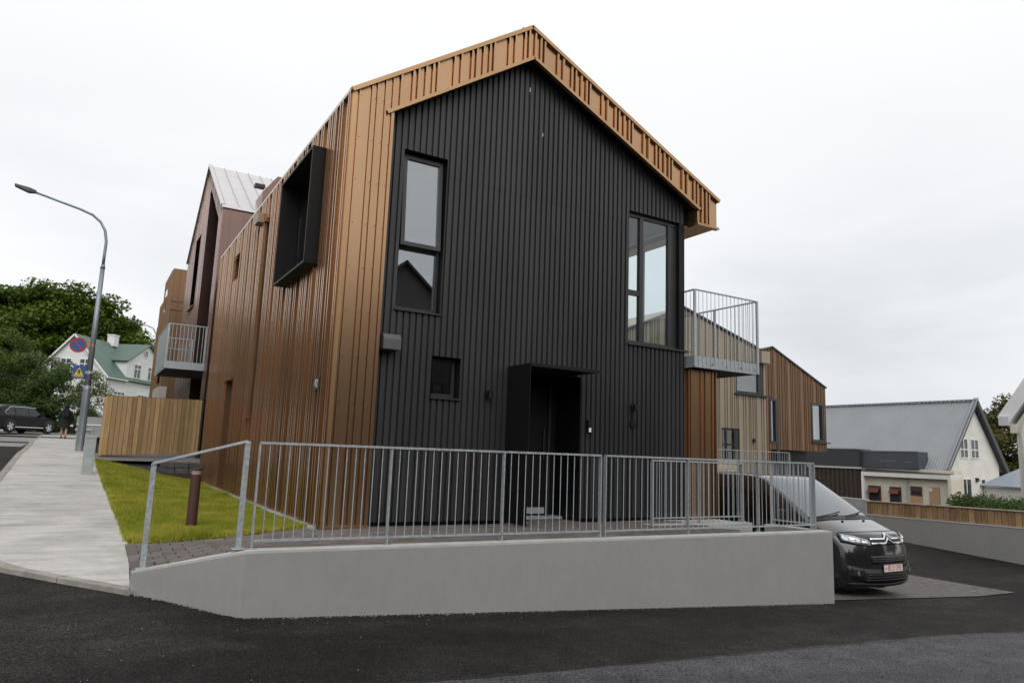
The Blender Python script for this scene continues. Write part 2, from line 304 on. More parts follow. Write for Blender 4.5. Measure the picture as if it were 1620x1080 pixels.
GREENR = mat('green_roof', (.07, .125, .10), .5, 0, .12, 1.2, stretch=(1, 1, .3))
GREYR = mat('grey_roof', (.255, .27, .28), .45, .15, .06, .6)
SHEDR = mat('shed_roof', (.30, .34, .40), .5, .1, .06)
DKGREY = mat('charcoal_cladding', (.065, .072, .08), .5, .1, .1)
DKGREY2 = mat('charcoal_cladding_dark', (.04, .042, .048), .5, .1, .1)
DKBROWN = mat('dark_brown_cladding', (.05, .032, .022), .6, .1, .1)
REDFR = mat('oxblood_frame', (.11, .025, .02), .5)
TANDOOR = mat('tan_door', (.42, .27, .16), .6, 0, .08)
BOLL = mat('rust_brown_paint', (.065, .024, .017), .55, .0, .1, 8)
STONE = mat('dark_stone', (.09, .09, .092), .9, 0, .4, 8, bump=.5)
LAMPG = mat('lamp_post_steel', (.27, .31, .34), .5, .6, .2, 3, stretch=(1, 1, .4))
CABG = mat('cabinet_grey', (.36, .39, .38), .55, 0, .08, 4)
SRED = mat('sign_red', (.42, .03, .02), .5, 0, .05); SBLUE = mat('sign_blue', (.02, .10, .32), .5, 0, .05)
SYEL = mat('sign_yellow', (.80, .55, .02), .5, 0, .05); SBLK = mat('sign_black', (.02, .02, .02), .5, 0, .05)
GLASSW = glass('window_glass', .22)
GLASSC = glass('clear_glass', .06, (.93, .96, .96))
GLASSD = glass('dark_window_glass', .10, (.5, .53, .55))
GLASSCAR = glass('car_glass', .06, (.10, .11, .12))
GLASSWS = glass('windscreen_glass', .22, (.45, .50, .50))
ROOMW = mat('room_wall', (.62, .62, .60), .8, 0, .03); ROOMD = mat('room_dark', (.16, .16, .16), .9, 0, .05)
ROOMF = mat('room_floor', (.25, .18, .12), .6)
VANP = mat('van_paint', (.020, .0195, .021), .22, .3, .04, coat=1.0); VANPL = mat('black_plastic', (.016, .016, .017), .5)
CARP = mat('car_paint_black', (.006, .006, .007), .4, 0, .03, coat=.06, spec=.2)
CHROME = mat('chrome', (.85, .86, .88), .12, 1, 0); RIMM = mat('alloy_rim', (.6, .61, .63), .3, .9, .05)
TYRE = mat('tyre', (.018, .018, .018), .85, 0, .1); LAMPGL = mat('headlamp', (.30, .32, .34), .12, .3, .75, 16, coat=1)
TAILR = mat('tail_lamp', (.25, .012, .01), .2, 0, .1, coat=.5)
PLATEW = mat('plate_white', (.75, .75, .72), .5, 0, 0); PLATER = mat('plate_red', (.45, .03, .04), .5, 0, 0)
SKIN = mat('skin', (.45, .28, .21), .6); CLOTH = mat('black_cloth', (.010, .010, .012), .85, 0, .2, 20); SHOE = mat('shoe', (.03, .012, .014), .6)
BIRD = mat('old_cladding', (.10, .095, .085), .7, 0, .15, 1.5, stretch=(8, 8, .4))

# ------------------------------------------------------------------ terrain functions
def s_prof(y): return ip(y, [-60, -14, -9, -4, -1.2, 0, 8, 14.5, 22, 36, 42, 55, 120], [-1.2, -.70, -.62, -.58, -.46, -.375, .20, .57, .75, .87, 1.06, 1.2, 1.5])
def h_road(x, y):
    l = s_prof(y)
    r = -.61-.053*(min(x, 12)+1.29)-.012*max(x-12, 0)+(.05*min(max(y-.4, 0), 6)*min(max((x-12)/5, 0), 1))
    t = min(max((x+2.3)/1.15, 0), 1); t = t*t*(3-2*t)
    return l*(1-t)+r*t
def z_walk(y): return ip(y, [-3, -1.2, 8, 12.5, 22, 36, 40, 50], [-.54, -.41, .255, .57, .82, .93, 1.03, 1.1])
def z_terr(x, y=-1.7):
    l = z_walk(max(y, -1.2))+.008; a = ip(x, [-2.18, -1.25, 8], [l, -.018, -.018]); b = ip(x, [-2.15, -.25, 8], [l, -.022, -.018]); t = min(max((y+1.6)/1.8, 0), 1); return a*(1-t)+b*t
def walk_r(y): return ip(y, [-1.4, -.9, .8, 8, 12, 40], [-2.185, -2.185, -2.12, -2.35, -2.43, -2.6])
def z_lawn(x, y):
    xl = walk_r(y); zl = z_walk(y)+.015; zr = ip(y, [0, 8, 11.3], [-.035, 0.0, .03])
    t = min(max((x-xl)/(-.28-xl), 0), 1); t = t**.85
    return zl*(1-t)+zr*t

# ------------------------------------------------------------------ ground and roads
mb = MB()
def gfun(u, v):
    a = u*2*math.pi; r = 2+2500*v**3
    x, y = r*math.cos(a), 10+r*math.sin(a); return (x, y, -3.2)
mb.grid(gfun, 48, 24); struct('ground', mb, SOIL)
xs = [-60, -40, -28, -20, -15, -11, -8, -6.5, -5.5, -4.8, -4.2, -3.8, -3.4, -3, -2.7, -2.4, -2.2, -2, -1.8, -1.6, -1.45, -1.3, -1, -.5]+[i*.8 for i in range(0, 15)]+[11.6, 12, 12.5, 13, 13.5, 14, 15, 16, 17, 18, 20, 24, 30, 40, 60]
ys = [-60, -45, -35, -28, -22, -18, -15, -13, -11, -10, -9, -8, -7, -6, -5, -4.3, -3.6, -3, -2.6, -2.3, -2, -1.7, -1.4, -1.1, -.7, -.3, .2, .4, .8, 1.5, 2.5, 4, 6, 8, 10, 12, 14.5, 18, 22, 26, 30, 35, 40, 47, 55, 70, 90, 120]
mb = MB()
for x in xs:
    for y in ys: mb.v.append((x, y, h_road(x, y)))
n = len(ys)
for i in range(len(xs)-1):
    for j in range(n-1): a = i*n+j; mb.f.append((a, a+n, a+n+1, a+1))
struct('road', mb, ASPH, smooth=True)
# older, lighter asphalt patch with its own sawn edge
seam = [(-3.2, -4.75), (-.92, -4.22), (.18, -4.22), (2.05, -4.18), (4.28, -4.13), (6.52, -4.08), (7.67, -4.11), (8.44, -4.21), (10, -4.6), (14, -6.2), (18, -8.5)]
mb = MB(); k = 0
for i in range(len(seam)-1):
    for q in range(6):
        t = q/6; x = seam[i][0]*(1-t)+seam[i+1][0]*t; y = seam[i][1]*(1-t)+seam[i+1][1]*t+random.uniform(-.012, .012)
        for d in (0, .5, 1.2, 2.2, 3.5, 5.5, 8): mb.v.append((x-.12*d, y-d, h_road(x-.12*d, y-d)+.006))
        k += 1
for i in range(k-1):
    for j in range(6): a = i*7+j; mb.f.append((a, a+7, a+8, a+1))
struct('road_patch', mb, ASPH2, smooth=True)
mb = MB(); k = 0
for i in range(len(seam)-1):
    for q in range(14):
        t = q/14; x = seam[i][0]*(1-t)+seam[i+1][0]*t; y = seam[i][1]*(1-t)+seam[i+1][1]*t; w = random.uniform(.008, .03); o = random.uniform(-.012, .012)
        mb.v += [(x, y+o+w, h_road(x, y)+.009), (x, y+o-w, h_road(x, y)+.009)]; k += 1
for i in range(k-1): mb.f.append((2*i, 2*i+2, 2*i+3, 2*i+1))
struct('road_joint', mb, mat('tar_joint', (.007, .007, .007), .6, 0, .2))
# light far carriageway beyond the crossing on the left
mb = MB()
for i, y in enumerate((17.5, 20, 24, 30, 36, 40)):
    for x in (-30, -12, -7, -4.35-.01*i): mb.v.append((x, y, h_road(x, y)+.008))
for i in range(5):
    for j in range(3): a = i*4+j; mb.f.append((a, a+4, a+5, a+1))
k = len(mb.v); mb.v += [(-30, 40, h_road(-30, 40)+.008), (-1.2, 40, 1.035), (-1.2, 46.2, 1.21), (-30, 46.2, 1.21)]; mb.f.append((k, k+1, k+2, k+3))
struct('side_road', mb, mat('worn_asphalt', (.24, .235, .22), .7, 0, .15, .6))
# small stones lying on the asphalt by the wall
mb = MB()
for i in range(260):
    x = random.uniform(-4, 9); y = random.uniform(-5.2, -2.1) if random.random() < .5 else -2.12-abs(random.gauss(0, .25))
    if y > -2.1 or (x < -1.2 and y > -2.1-(x+1.2)*0 and y > -1.9): continue
    s_ = random.uniform(.002, .007); z = h_road(x, y)+.004
    mb.add([(x-s_, y, z), (x, y-s_, z), (x+s_, y, z), (x, y+s_, z), (x, y, z+s_)], [(0, 1, 4), (1, 2, 4), (2, 3, 4), (3, 0, 4)])
for i in range(900):
    t = random.random(); x = -1.25+8.6*t if random.random() < .85 else -2.2+.95*random.random(); yw = (-1.945-.0161*(x+1.294)) if x > -1.294 else (-1.2-.815*(x+2.205))
    y = yw-.006-abs(random.gauss(0, .035)); s_ = random.uniform(.003, .011); z = h_road(x, y)+.002
    mb.add([(x-s_, y, z), (x, y-s_, z), (x+s_, y, z), (x, y+s_, z), (x, y, z+s_)], [(0, 1, 4), (1, 2, 4), (2, 3, 4), (3, 0, 4)])
g = obj('loose_grit', mb, mat('grit', (.22, .20, .18), .9)); tag(g, 'loose pale grit scattered over the dark asphalt', 'grit'); g['kind'] = 'stuff'

# ------------------------------------------------------------------ pavement (slabs as parts) + kerbs
def walk_l(y): return ip(y, [-1.25, -.6, 0, .8, 2, 4, 8, 14.5, 40], [-2.20, -2.82, -3.36, -3.72, -3.95, -4.03, -4.06, -4.12, -4.85])
mb = MB()
for y in (-1.2, 0, 4, 8, 12.5, 20, 40): 
    for x in (walk_l(y)+.05, walk_r(y)-.01): mb.v.append((x, y, z_walk(y)-.03))
for i in range(6): a = 2*i; mb.f.append((a, a+1, a+3, a+2))
walk = struct('sidewalk', mb, SOIL)
ysl = [-1.235, .55, 2.35, 4.15, 5.95, 7.75, 9.6, 11.5, 13.5, 16, 19, 23, 28, 34, 40]
for i in range(len(ysl)-1):
    mb = MB(); y0, y1 = ysl[i]+.009, ysl[i+1]-.009; dz = random.uniform(-.003, .003); nn_ = 5
    P = []
    for q in range(nn_+1):
        y = y0+(y1-y0)*q/nn_
        for x in (walk_l(y)+.11, (walk_l(y)+walk_r(y))/2, walk_r(y)): P.append((x, y, z_walk(y)+dz))
    fs = []
    for q in range(nn_):
        for j in range(2): a = q*3+j; fs.append((a, a+1, a+4, a+3))
    base = len(P); P += [(x, y, z-.06) for x, y, z in P]
    fs += [(0, base, base+1, 1), (1, base+1, base+2, 2), (nn_*3, nn_*3+1, base+nn_*3+1, base+nn_*3), (nn_*3+1, nn_*3+2, base+nn_*3+2, base+nn_*3+1)]
    fs += [(q*3, q*3+3, base+q*3+3, base+q*3) for q in range(nn_)]+[(q*3+2, base+q*3+2, base+q*3+5, q*3+5) for q in range(nn_)]
    mb.add(P, fs); obj('slab', mb, CONC, walk, world=False)
# kerb stones along the road edge
ky = [-1.24, -.62, 0, .62, 1.3, 2.2, 3.2, 4.2, 5.2, 6.2, 7.2, 8.2, 9.2, 10.2, 11.2, 12.3, 13.4, 14.6, 16, 18, 21, 25, 30, 35, 40]
for i in range(len(ky)-1):
    y0, y1 = ky[i]+.004, ky[i+1]-.004; a = Vector((walk_l(y0), y0, 0)); b = Vector((walk_l(y1), y1, 0)); d = (b-a).normalized(); nrm = Vector((d.y, -d.x, 0))
    mb = MB(); P = []
    for p, y in ((a, y0), (b, y1)):
        for off in (-.02, .105): q = p+nrm*off; P += [(q.x, q.y, z_walk(y)-.25), (q.x, q.y, z_walk(y)+.004)]
    mb.add(P, [(0, 1, 3, 2), (4, 6, 7, 5), (1, 5, 7, 3), (0, 2, 6, 4), (0, 4, 5, 1), (2, 3, 7, 6)]); obj('kerb_stone', mb, KERB, walk, world=False, bevel=.008)

q = MB(); q.box(-2.235, -2.19, -1.275, -1.19, -.8, -.415); obj('kerb_stone', q, KERB, walk, world=False)
# ------------------------------------------------------------------ lawn + grass
mb = MB(); NY, NX = 40, 12
def lawn_front(x): return ip(x, [-2.15, -1.4, -.25], [.92, .54, .14])
def lawn_pt(u, v, sk=False):
    y0 = -.2; 
    xr = -.17; 
    # v along Y, u across
    yb = 11.25
    xl0 = -2.13; x = xl0*(1-u)+xr*u; y = lawn_front(x)*(1-v)+yb*v
    xl = walk_r(y)+.002; x = xl*(1-u)+xr*u
    if sk and (v == 0 or u == 0): return (x, y-.02*(v == 0), z_lawn(x, y)-.12)
    return (x, y, z_lawn(x, y))
UU = [0, .0001]+[i/NX for i in range(1, NX+1)]; VV = [0, .0001]+[i/NY for i in range(1, NY+1)]
mb.grid(lambda a, b: lawn_pt(UU[round(a*(NX+1))], VV[round(b*(NY+1))], True), NX+1, NY+1); struct('lawn', mb, LAWNB, smooth=True)
NB = 120000
u = RNG.random(NB); v = RNG.random(NB)**1.7
pts = np.array([lawn_pt(a, b) for a, b in zip(u, v)])
sp_ = RNG.random(NB) < .05; fr_ = sp_ & (RNG.random(NB) < .5) & (pts[:, 0] > -2.08)
pts[fr_, 1] = np.array([lawn_front(x) for x in pts[fr_, 0]])-np.abs(RNG.normal(0, .03, fr_.sum())); pts[fr_, 2] = [z_terr(x, y)+.002 for x, y, z in pts[fr_]]
le_ = sp_ & ~fr_ & (pts[:, 1] > 1.05); pts[le_, 0] = np.array([walk_r(y) for y in pts[le_, 1]])-np.abs(RNG.normal(0, .02, le_.sum()))+.01; pts[le_, 2] = [z_walk(y)+.002 for y in pts[le_, 1]]
ang = RNG.random(NB)*6.283; hgt = RNG.uniform(.018, .05, NB)*(1+.7*np.clip(np.sin(pts[:, 0]*3.1+1)+np.sin(pts[:, 1]*2.3), 0, 1)); wd = .0045+.003*v
lean = RNG.uniform(-.7, .7, (NB, 2))*hgt[:, None]
V = np.zeros((NB, 3, 3)); V[:, 0] = pts; V[:, 1] = pts; V[:, 2] = pts
V[:, 0, 0] -= np.cos(ang)*wd; V[:, 0, 1] -= np.sin(ang)*wd; V[:, 1, 0] += np.cos(ang)*wd; V[:, 1, 1] += np.sin(ang)*wd
V[:, 2, 0] += lean[:, 0]; V[:, 2, 1] += lean[:, 1]; V[:, 2, 2] += hgt
def np_mesh(name, V, k, mat_):
    n_ = V.shape[0]; me = bpy.data.meshes.new(name); me.vertices.add(n_*k); me.vertices.foreach_set('co', V.reshape(-1).astype(np.float32))
    me.loops.add(n_*k); me.loops.foreach_set('vertex_index', np.arange(n_*k, dtype=np.int32)); me.polygons.add(n_)
    me.polygons.foreach_set('loop_start', np.arange(0, n_*k, k, dtype=np.int32)); me.polygons.foreach_set('loop_total', np.full(n_, k, dtype=np.int32))
    me.update(calc_edges=True); me.materials.append(mat_); return me
go = bpy.data.objects.new('grass', np_mesh('grass', V, 3, GRASS)); COL.objects.link(go); tag(go, 'short yellow-green grass of the sloping lawn beside the bronze house', 'grass'); go['kind'] = 'stuff'
# strip along the house, back path, garden ground
mb = MB(); mb.box(-.17, .1, .1, 11.2, -.7, -.012); struct('house_edge_strip', mb, CONC2)
mb = MB()
for x, y in ((-2.45, 11.25), (.3, 11.25), (.3, 16), (-2.45, 13.6)): mb.v.append((x, y, .47 if y < 11.5 else .60))
mb.f.append((0, 1, 2, 3)); struct('back_path', mb, mat('path_paving', (.17, .16, .155), .8, 0, .2, 4))
mb = MB(); mb.box(-.95, .0, 10.95, 11.25, 0, .2); sb = MB()
rb = thing('stone_step', 'dark stacked stone retaining block at the far corner of the lawn', 'retaining wall', (-.5, 11.05, .05))
for j in range(2):
    for i in range(3):
        q = MB(); q.box(-.98+i*.33, -.66+i*.33, 10.9+j*.03, 11.24, .18+j*.15, .318+j*.15); obj('stone', q, STONE, rb, bevel=.012)
q = MB(); q.box(-1.0, -.02, 10.86, 11.2, .02, .175); obj('base', q, BOLL, rb, bevel=.01)
mb = MB()
for x, y, z in ((19.2, -14, -1.7), (90, -14, -2.2), (90, 70, -2.2), (22, 70, -2.2), (19.6, 4.5, -1.7)): mb.v.append((x, y, z))
mb.f.append((0, 1, 2, 3, 4)); struct('garden_ground', mb, LAWNB)
mb = MB(); mb.add([(10.6, 8, -.9), (30, 8, -.9), (30, 40, -.9), (10.6, 40, -.9)], [(0, 1, 2, 3)]); struct('yard', mb, CONC2)
mb = MB(); mb.box(-16, 30, 46.2, 140, .2, 1.2); struct('far_ground', mb, mat('far_grass', (.05, .08, .02), .9))

# ------------------------------------------------------------------ paved terrace: individual pavers
mb = MB()
for x in (-2.17, -1.3, 6.05): mb.v += [(x, -1.78 if x > -2 else -1.1, z_terr(x, -1.7)-.03), (x, 1.05 if x < -2 else (.6 if x < 0 else .3), z_terr(x, .5)-.03)]
mb.f += [(0, 2, 3, 1), (2, 4, 5, 3)]
terr = struct('terrace', mb, SOIL)
PL, PW = .235, .155
pm = MB(); pm.box(-PL/2+.004, PL/2-.004, -PW/2+.004, PW/2-.004, -.03, 0)
pme = []
for k in range(3):
    q = MB(); c_ = .004+.002*k; a, b = PL/2-.0025, PW/2-.0025
    T = [(-a+c_, -b+c_, 0), (a-c_, -b+c_, 0), (a-c_, b-c_, 0), (-a+c_, b-c_, 0)]; M_ = [(-a, -b, -c_), (a, -b, -c_), (a, b, -c_), (-a, b, -c_)]; B_ = [(x, y, -.04) for x, y, z in M_]
    q.add(T+M_+B_, [(0, 1, 2, 3)]+[(i, 4+i, 4+(i+1) % 4, (i+1) % 4) for i in range(4)]+[(4+i, 8+i, 8+(i+1) % 4, 4+(i+1) % 4) for i in range(4)])
    me = bpy.data.meshes.new('paver'); me.from_pydata(q.v, [], q.f); me.materials.append(PAVER); pme.append(me)
spots = []
row = 0; y = -1.78+PW/2
def edge_front(x): return -1.745 if x > -1.25 else ip(x, [-2.2, -1.25], [-1.02, -1.72])
while y < 1.1:
    x = -2.165+(PL if row % 2 else PL/2)
    while x < 6.05:
        ok = y-PW/2 > edge_front(x)-.13
        if x < -.27: ok = ok and y+PW/2 < lawn_front(max(x, -2.15))+.06
        elif x < .65: ok = ok and y+PW/2 < .0
        else: ok = ok and y+PW/2 < .21
        if 2.85 < x < 4.2 and y < .6 and y-PW/2 > .2: ok = True
        if x > 5.05 and y > -.62 : ok = ok and True
        if ok: spots.append((x, y))
        x += PL
    if row % 2 and -1.0 < y < .9: spots.append((-2.165+PL/4, y))
    y += PW; row += 1
camp = Vector((-2.74, -9.25))
spots.sort(key=lambda p: (Vector(p)-camp).length)
rest = MB()
for i, (x, y) in enumerate(spots):
    z = z_terr(x, y)+random.uniform(-.004, .004); sl = math.atan2(z_terr(x+.08, y)-z_terr(x-.08, y), .16); sy = math.atan2(z_terr(x, y+.08)-z_terr(x, y-.08), .16)
    if i < 300:
        o = bpy.data.objects.new('paver', pme[i % 3]); o.location = (x, y, z); o.rotation_euler = (sy+random.uniform(-.008, .008), -sl+random.uniform(-.008, .008), random.uniform(-.012, .012)); o.scale = (.5 if x < -2.1 else 1, 1, 1); link(o, terr)
    else:
        a, b = PL/2-.004, PW/2-.004
        T = [(x-a+.006, y-b+.006, z), (x+a-.006, y-b+.006, z), (x+a-.006, y+b-.006, z), (x-a+.006, y+b-.006, z)]; B_ = [(x-a, y-b, z-.03), (x+a, y-b, z-.03), (x+a, y+b, z-.03), (x-a, y+b, z-.03)]
        rest.add(T+B_, [(0, 1, 2, 3)]+[(j, 4+j, 4+(j+1) % 4, (j+1) % 4) for j in range(4)])
ro = obj('paver_field', rest, PAVER, terr); ro['kind'] = 'stuff'
# parking pavers (receding, joined)
mb = MB()
yy = -1.93; r = 0
while yy < 6:
    xx = 7.5+(.1 if r % 2 else 0)
    while xx < 13.4:
        z0 = h_road(xx+.1, yy+.05)+.015+random.uniform(-.002, .002); a = .2-.006; b = .1-.006
        a = min(a, 13.25-xx)
        if a < .02: break
        zz = [h_road(xx, yy)+.015, h_road(xx+a, yy)+.015, h_road(xx+a, yy+b)+.015, h_road(xx, yy+b)+.015]
        mb.add([(xx, yy, zz[0]), (xx+a, yy, zz[1]), (xx+a, yy+b, zz[2]), (xx, yy+b, zz[3])], [(0, 1, 2, 3)])
        xx += .2
    yy += .1; r += 1
po = obj('parking_pavers', mb, PAVERG, recalc=False); tag(po, 'small grey-brown pavers of the parking bay under the van', 'paving'); po['kind'] = 'stuff'

# ------------------------------------------------------------------ retaining wall in front
rw = thing('retaining_wall', 'long smooth grey rendered retaining wall below the steel railing', 'wall', (3, -1.95, -.9))
TH = .2
P0 = Vector((-2.205, -1.20, 0)); P1 = Vector((-1.294, -1.942, 0)); P2 = Vector((7.428, -2.082, 0))
def wallseg(mb, a, b, za, zb_, zba, zbb, th, drop=0, n_in=None):
    pass
def offs(p, d): return p+d
n01 = Vector(((P1-P0).y, -(P1-P0).x, 0)).normalized()*-1; n12 = Vector(((P2-P1).y, -(P2-P1).x, 0)).normalized()*-1
nm = ((n01+n12)/2); nm = nm/ nm.dot(n12)
def ring(p, nrm, zt, zb_): return [(p.x, p.y, zb_), (p.x, p.y, zt), (p.x+nrm.x*TH, p.y+nrm.y*TH, zt), (p.x+nrm.x*TH, p.y+nrm.y*TH, zb_)]
mb = MB(); Pt = ring(P0, n01, -.268, -.75)+ring(P1, nm, -.018, -1.0)+ring(P2, n12, -.018, -1.4)
mb.add(Pt, [(0, 3, 2, 1), (8, 9, 10, 11)]+[(4*s+i, 4*s+(i+1) % 4, 4*s+4+(i+1) % 4, 4*s+4+i) for s in (0, 1) for i in range(4)])
obj('wall_body', mb, RENDERW, rw, bevel=.006)
mb = MB()
def ring2(p, nrm, zt, zb_, o0, o1): return [(p.x+nrm.x*o0, p.y+nrm.y*o0, zb_), (p.x+nrm.x*o0, p.y+nrm.y*o0, zt), (p.x+nrm.x*o1, p.y+nrm.y*o1, zt), (p.x+nrm.x*o1, p.y+nrm.y*o1, zb_)]
Pt = ring2(P0, n01, -.248, -.2685, .003, TH+.003)+ring2(P1, nm, .002, -.0185, .003, TH+.003)+ring2(P2-Vector((.002, 0, 0)), n12, .002, -.0185, .003, TH+.003)
mb.add(Pt, [(0, 3, 2, 1), (8, 9, 10, 11)]+[(4*s+i, 4*s+(i+1) % 4, 4*s+4+(i+1) % 4, 4*s+4+i) for s in (0, 1) for i in range(4)])
obj('wall_cap', mb, CAPC, rw)
mb = MB(); mb.box(7.228, 7.428, -1.88, -.95, -1.4, -.018); obj('return_wall', mb, RENDERW, rw)
mb = MB(); mb.box(7.226, 7.43, -1.878, -.948, -.018, .001); obj('wall_cap', mb, CAPC, rw)
# steps down to the parking and the kerb under the inner railing
st = thing('entrance_steps', 'concrete steps going down from the paved terrace towards the van', 'steps', (6.6, -1.2, -.6))
for i in range(6):
    q = MB(); q.box(6.06+i*.3, 6.36+i*.3 if i < 5 else 7.8, -1.76, -.62, -1.35, -.05-.175*i-.02); obj('step', q, CONC2, st, bevel=.006)
q = MB(); q.box(5.05, 7.32, -.62, -.36, -1.3, -.012); obj('kerb', q, CONC2, st, bevel=.008)
q = MB(); q.box(5.06, 7.32, -.355, .19, -1.3, -.03); obj('landing', q, CONC2, st)

# ------------------------------------------------------------------ railings
def flat_post(mb, x, y, z0, z1, dx=.012, dy=.05): mb.box(x-dx/2, x+dx/2, y-dy/2, y+dy/2, z0, z1)
def railing(name, label, A, B, zt, posts, zb=0.0, bars=13, endbars=True, group=None, bt=.08, along=True, post_w=.055, rb_=.0058):
    A = Vector(A); B = Vector(B); d = (B-A); Ln = d.length; d.normalize()
    rt = thing(name, label, 'railing', (A.x, A.y, zb), 0, group)
    q = MB(); q.bar((A.x, A.y, zt-.012), (B.x, B.y, zt-.012), .045, .024); obj('top_rail', q, GALV, rt)
    q = MB(); q.bar((A.x, A.y, zb+bt), (B.x, B.y, zb+bt), .035, .02); obj('bottom_rail', q, GALV, rt)
    pos = [p*Ln for p in posts]
    for p in pos:
        c = A+d*p; q = MB(); q.bar((c.x, c.y, zb), (c.x, c.y, zt-.026), post_w, .014, up=(d.x, d.y, 0)); q.box(c.x-.045, c.x+.045, c.y-.04, c.y+.04, zb, zb+.006)
        obj('post', q, GALV, rt)
    bm_ = None
    for a, b in zip(pos[:-1], pos[1:]):
        nb = bars if isinstance(bars, int) else max(1, int(round((b-a)/bars))-1)
        for i in range(nb):
            c = A+d*(a+(b-a)*(i+1)/(nb+1))
            if bm_ is None:
                q = MB(); q.tube([(0, 0, zb+bt), (0, 0, zt-.02)], rb_, 6, caps=False); o = obj('bar', q, GALV, rt, world=False, smooth=True); bm_ = o.data
                bm_.transform(Matrix.Translation((0, 0, -zb)))
            else: o = bpy.data.objects.new('bar', bm_); link(o, rt)
            o.location = (c.x-A.x, c.y-A.y, 0)
    return rt
railing('railing', 'galvanised steel railing on the grey wall, long section left of the entrance', (-1.215, -1.80), (3.047, -1.835), 1.045, [0, .327, .661, 1], group='wall railings')
railing('railing', 'galvanised steel railing on the grey wall, right section in front of the van', (3.125, -1.836), (7.30, -1.86), 1.045, [0, .348, .69, 1], group='wall railings')
railing('railing', 'short galvanised railing turning back at the right end of the grey wall', (7.335, -1.78), (7.335, -1.02), 1.045, [0, 1], bars=6)
railing('railing', 'inner galvanised railing beside the steps, against the black wall', (5.13, -.5), (7.28, -.45), 1.0, [0, .5, .985], bars=.11)
h = thing('handrail', 'sloping galvanised handrail with two posts at the pavement end of the wall', 'handrail', (-2.1, -1.1, -.25))
A = Vector((-2.095, -1.10, -.25)); B = Vector((-1.325, -1.745, 0))
for p, zt in ((A, .785), (B, 1.04)):
    q = MB(); q.bar((p.x, p.y, p.z), (p.x, p.y, zt), .05, .05); q.box(p.x-.06, p.x+.06, p.y-.05, p.y+.05, p.z, p.z+.007); obj('post', q, GALV, h, bevel=.003)
q = MB(); q.bar((A.x, A.y, .785), (B.x, B.y, 1.04), .05, .026); obj('rail', q, GALV, h, bevel=.003)

# ------------------------------------------------------------------ cladding generator
def clad(mb, base, du, nrm, s0, s1, zb, zt, prof, holes=()):
    base = Vector(base); du = Vector(du); nrm = Vector(nrm)
    br = sorted(set([round(s, 4) for s, d in prof if s0 <= s <= s1]+[s0, s1]+[round(e, 4) for h_ in holes for e in h_[:2] if s0 < e < s1]))
    ps = [p[0] for p in prof]; pd = [p[1] for p in prof]
    for a, b in zip(br[:-1], br[1:]):
        if b-a < 1e-5: continue
        mid = (a+b)/2; da, db = ip(a+1e-6, ps, pd), ip(b-1e-6, ps, pd)
        cuts = sorted([(h_[2], h_[3]) for h_ in holes if h_[0] <= mid <= h_[1]])
        za0, zb0 = zb(a), zb(b); za1, zb1 = zt(a), zt(b)
        segs = []; lo = (za0, zb0)
        for c0, c1 in cuts:
            if c1 <= max(lo): continue
            if c0 >= max(za1, zb1): break
            if c0 > max(lo)+1e-4: segs.append((lo, (c0, c0)))
            lo = (c1, c1)
        if lo[0] < za1+1e-4 and lo[1] < zb1+1e-4: segs.append((lo, (za1, zb1)))
        for (l0, l1), (h0, h1) in segs:
            pa = base+du*a+nrm*da; pb = base+du*b+nrm*db
            mb.quad((pa.x, pa.y, pa.z+l0), (pb.x, pb.y, pb.z+l1), (pb.x, pb.y, pb.z+h1), (pa.x, pa.y, pa.z+h0))
OFFS = [0, .27, .385, .565, .645, .765, .875]; MODL = .95
def prof_b(s0, s1, h_=.03, w=.032, off=0.0):
    out_ = []; k = math.floor((s0-off)/MODL)-1
    while k*MODL+off < s1+1:
        for o in OFFS:
            a = k*MODL+off+o; out_ += [(a-.015, 0), (a-.013, -.022), (a-.001, -.022), (a+.003, h_), (a+w-.004, h_), (a+w, 0)]
        k += 1
    return out_
def prof_k(s0, s1, per=.1, crest=.060, h_=.032, off=0.0):
    out_ = []; k = math.floor((s0-off)/per)-1
    while k*per+off < s1+per:
        a = k*per+off; g_ = (per-crest)/2; out_ += [(a+g_-.009, 0), (a+g_, h_), (a+g_+crest, h_), (a+g_+crest+.009, 0)]; k += 1
    return out_
def sheets(name, parent, mt, base, du, nrm, s0, s1, zb, zt, prof, width, holes=(), off=0.0):
    e_ = [s0]; k = math.floor((s0-off)/width)+1
    while k*width+off < s1-1e-3: 
        if k*width+off > s0+1e-3: e_.append(k*width+off)
        k += 1
    e_.append(s1)
    for a, b in zip(e_[:-1], e_[1:]):
        q = MB(); clad(q, base, du, nrm, a, b, zb, zt, prof, holes)
        if q.f: obj(name, q, mt, parent, recalc=False)
const = lambda c: (lambda s: c)
EX, EY = (1, 0, 0), (0, 1, 0)
# ------------------------------------------------------------------ MAIN HOUSE
H = thing('bronze_house', 'gabled house with bronze ribbed cladding and black corrugated front, number 42', 'house', (3.3, 5.6, 0))
LY = 11.15; APX, APZ = 2.886, 7.98; EVL = 6.0; RX, RZ = 7.17, 5.93
def roof_z(x): return EVL+(APZ-EVL)*x/APX if x < APX else APZ+(RZ-APZ)*(x-APX)/(RX-APX)
def fas_lo(x):
    if x < 2.94: return 5.812+(7.465-5.812)*(x-.517)/(2.94-.517)
    return 7.465+(5.673-7.465)*(x-2.94)/(6.668-2.94)
WY = .2   # black wall plane
# left long side: X=0, faces -X
side_holes = [(5.0, 5.43, 1.52, 5.5), (7.3, 8.5, -.01, 2.43), (8.0, 8.85, 4.84, 5.47), (1.19, 3.16, 3.73, 5.53)]
sheets('cladding_sheet', H, BRONZE, (0, 0, 0), EY, (-1, 0, 0), 0, LY, const(0.0), const(EVL), prof_b(0, LY, .052, .046, .06), MODL, side_holes, .06)
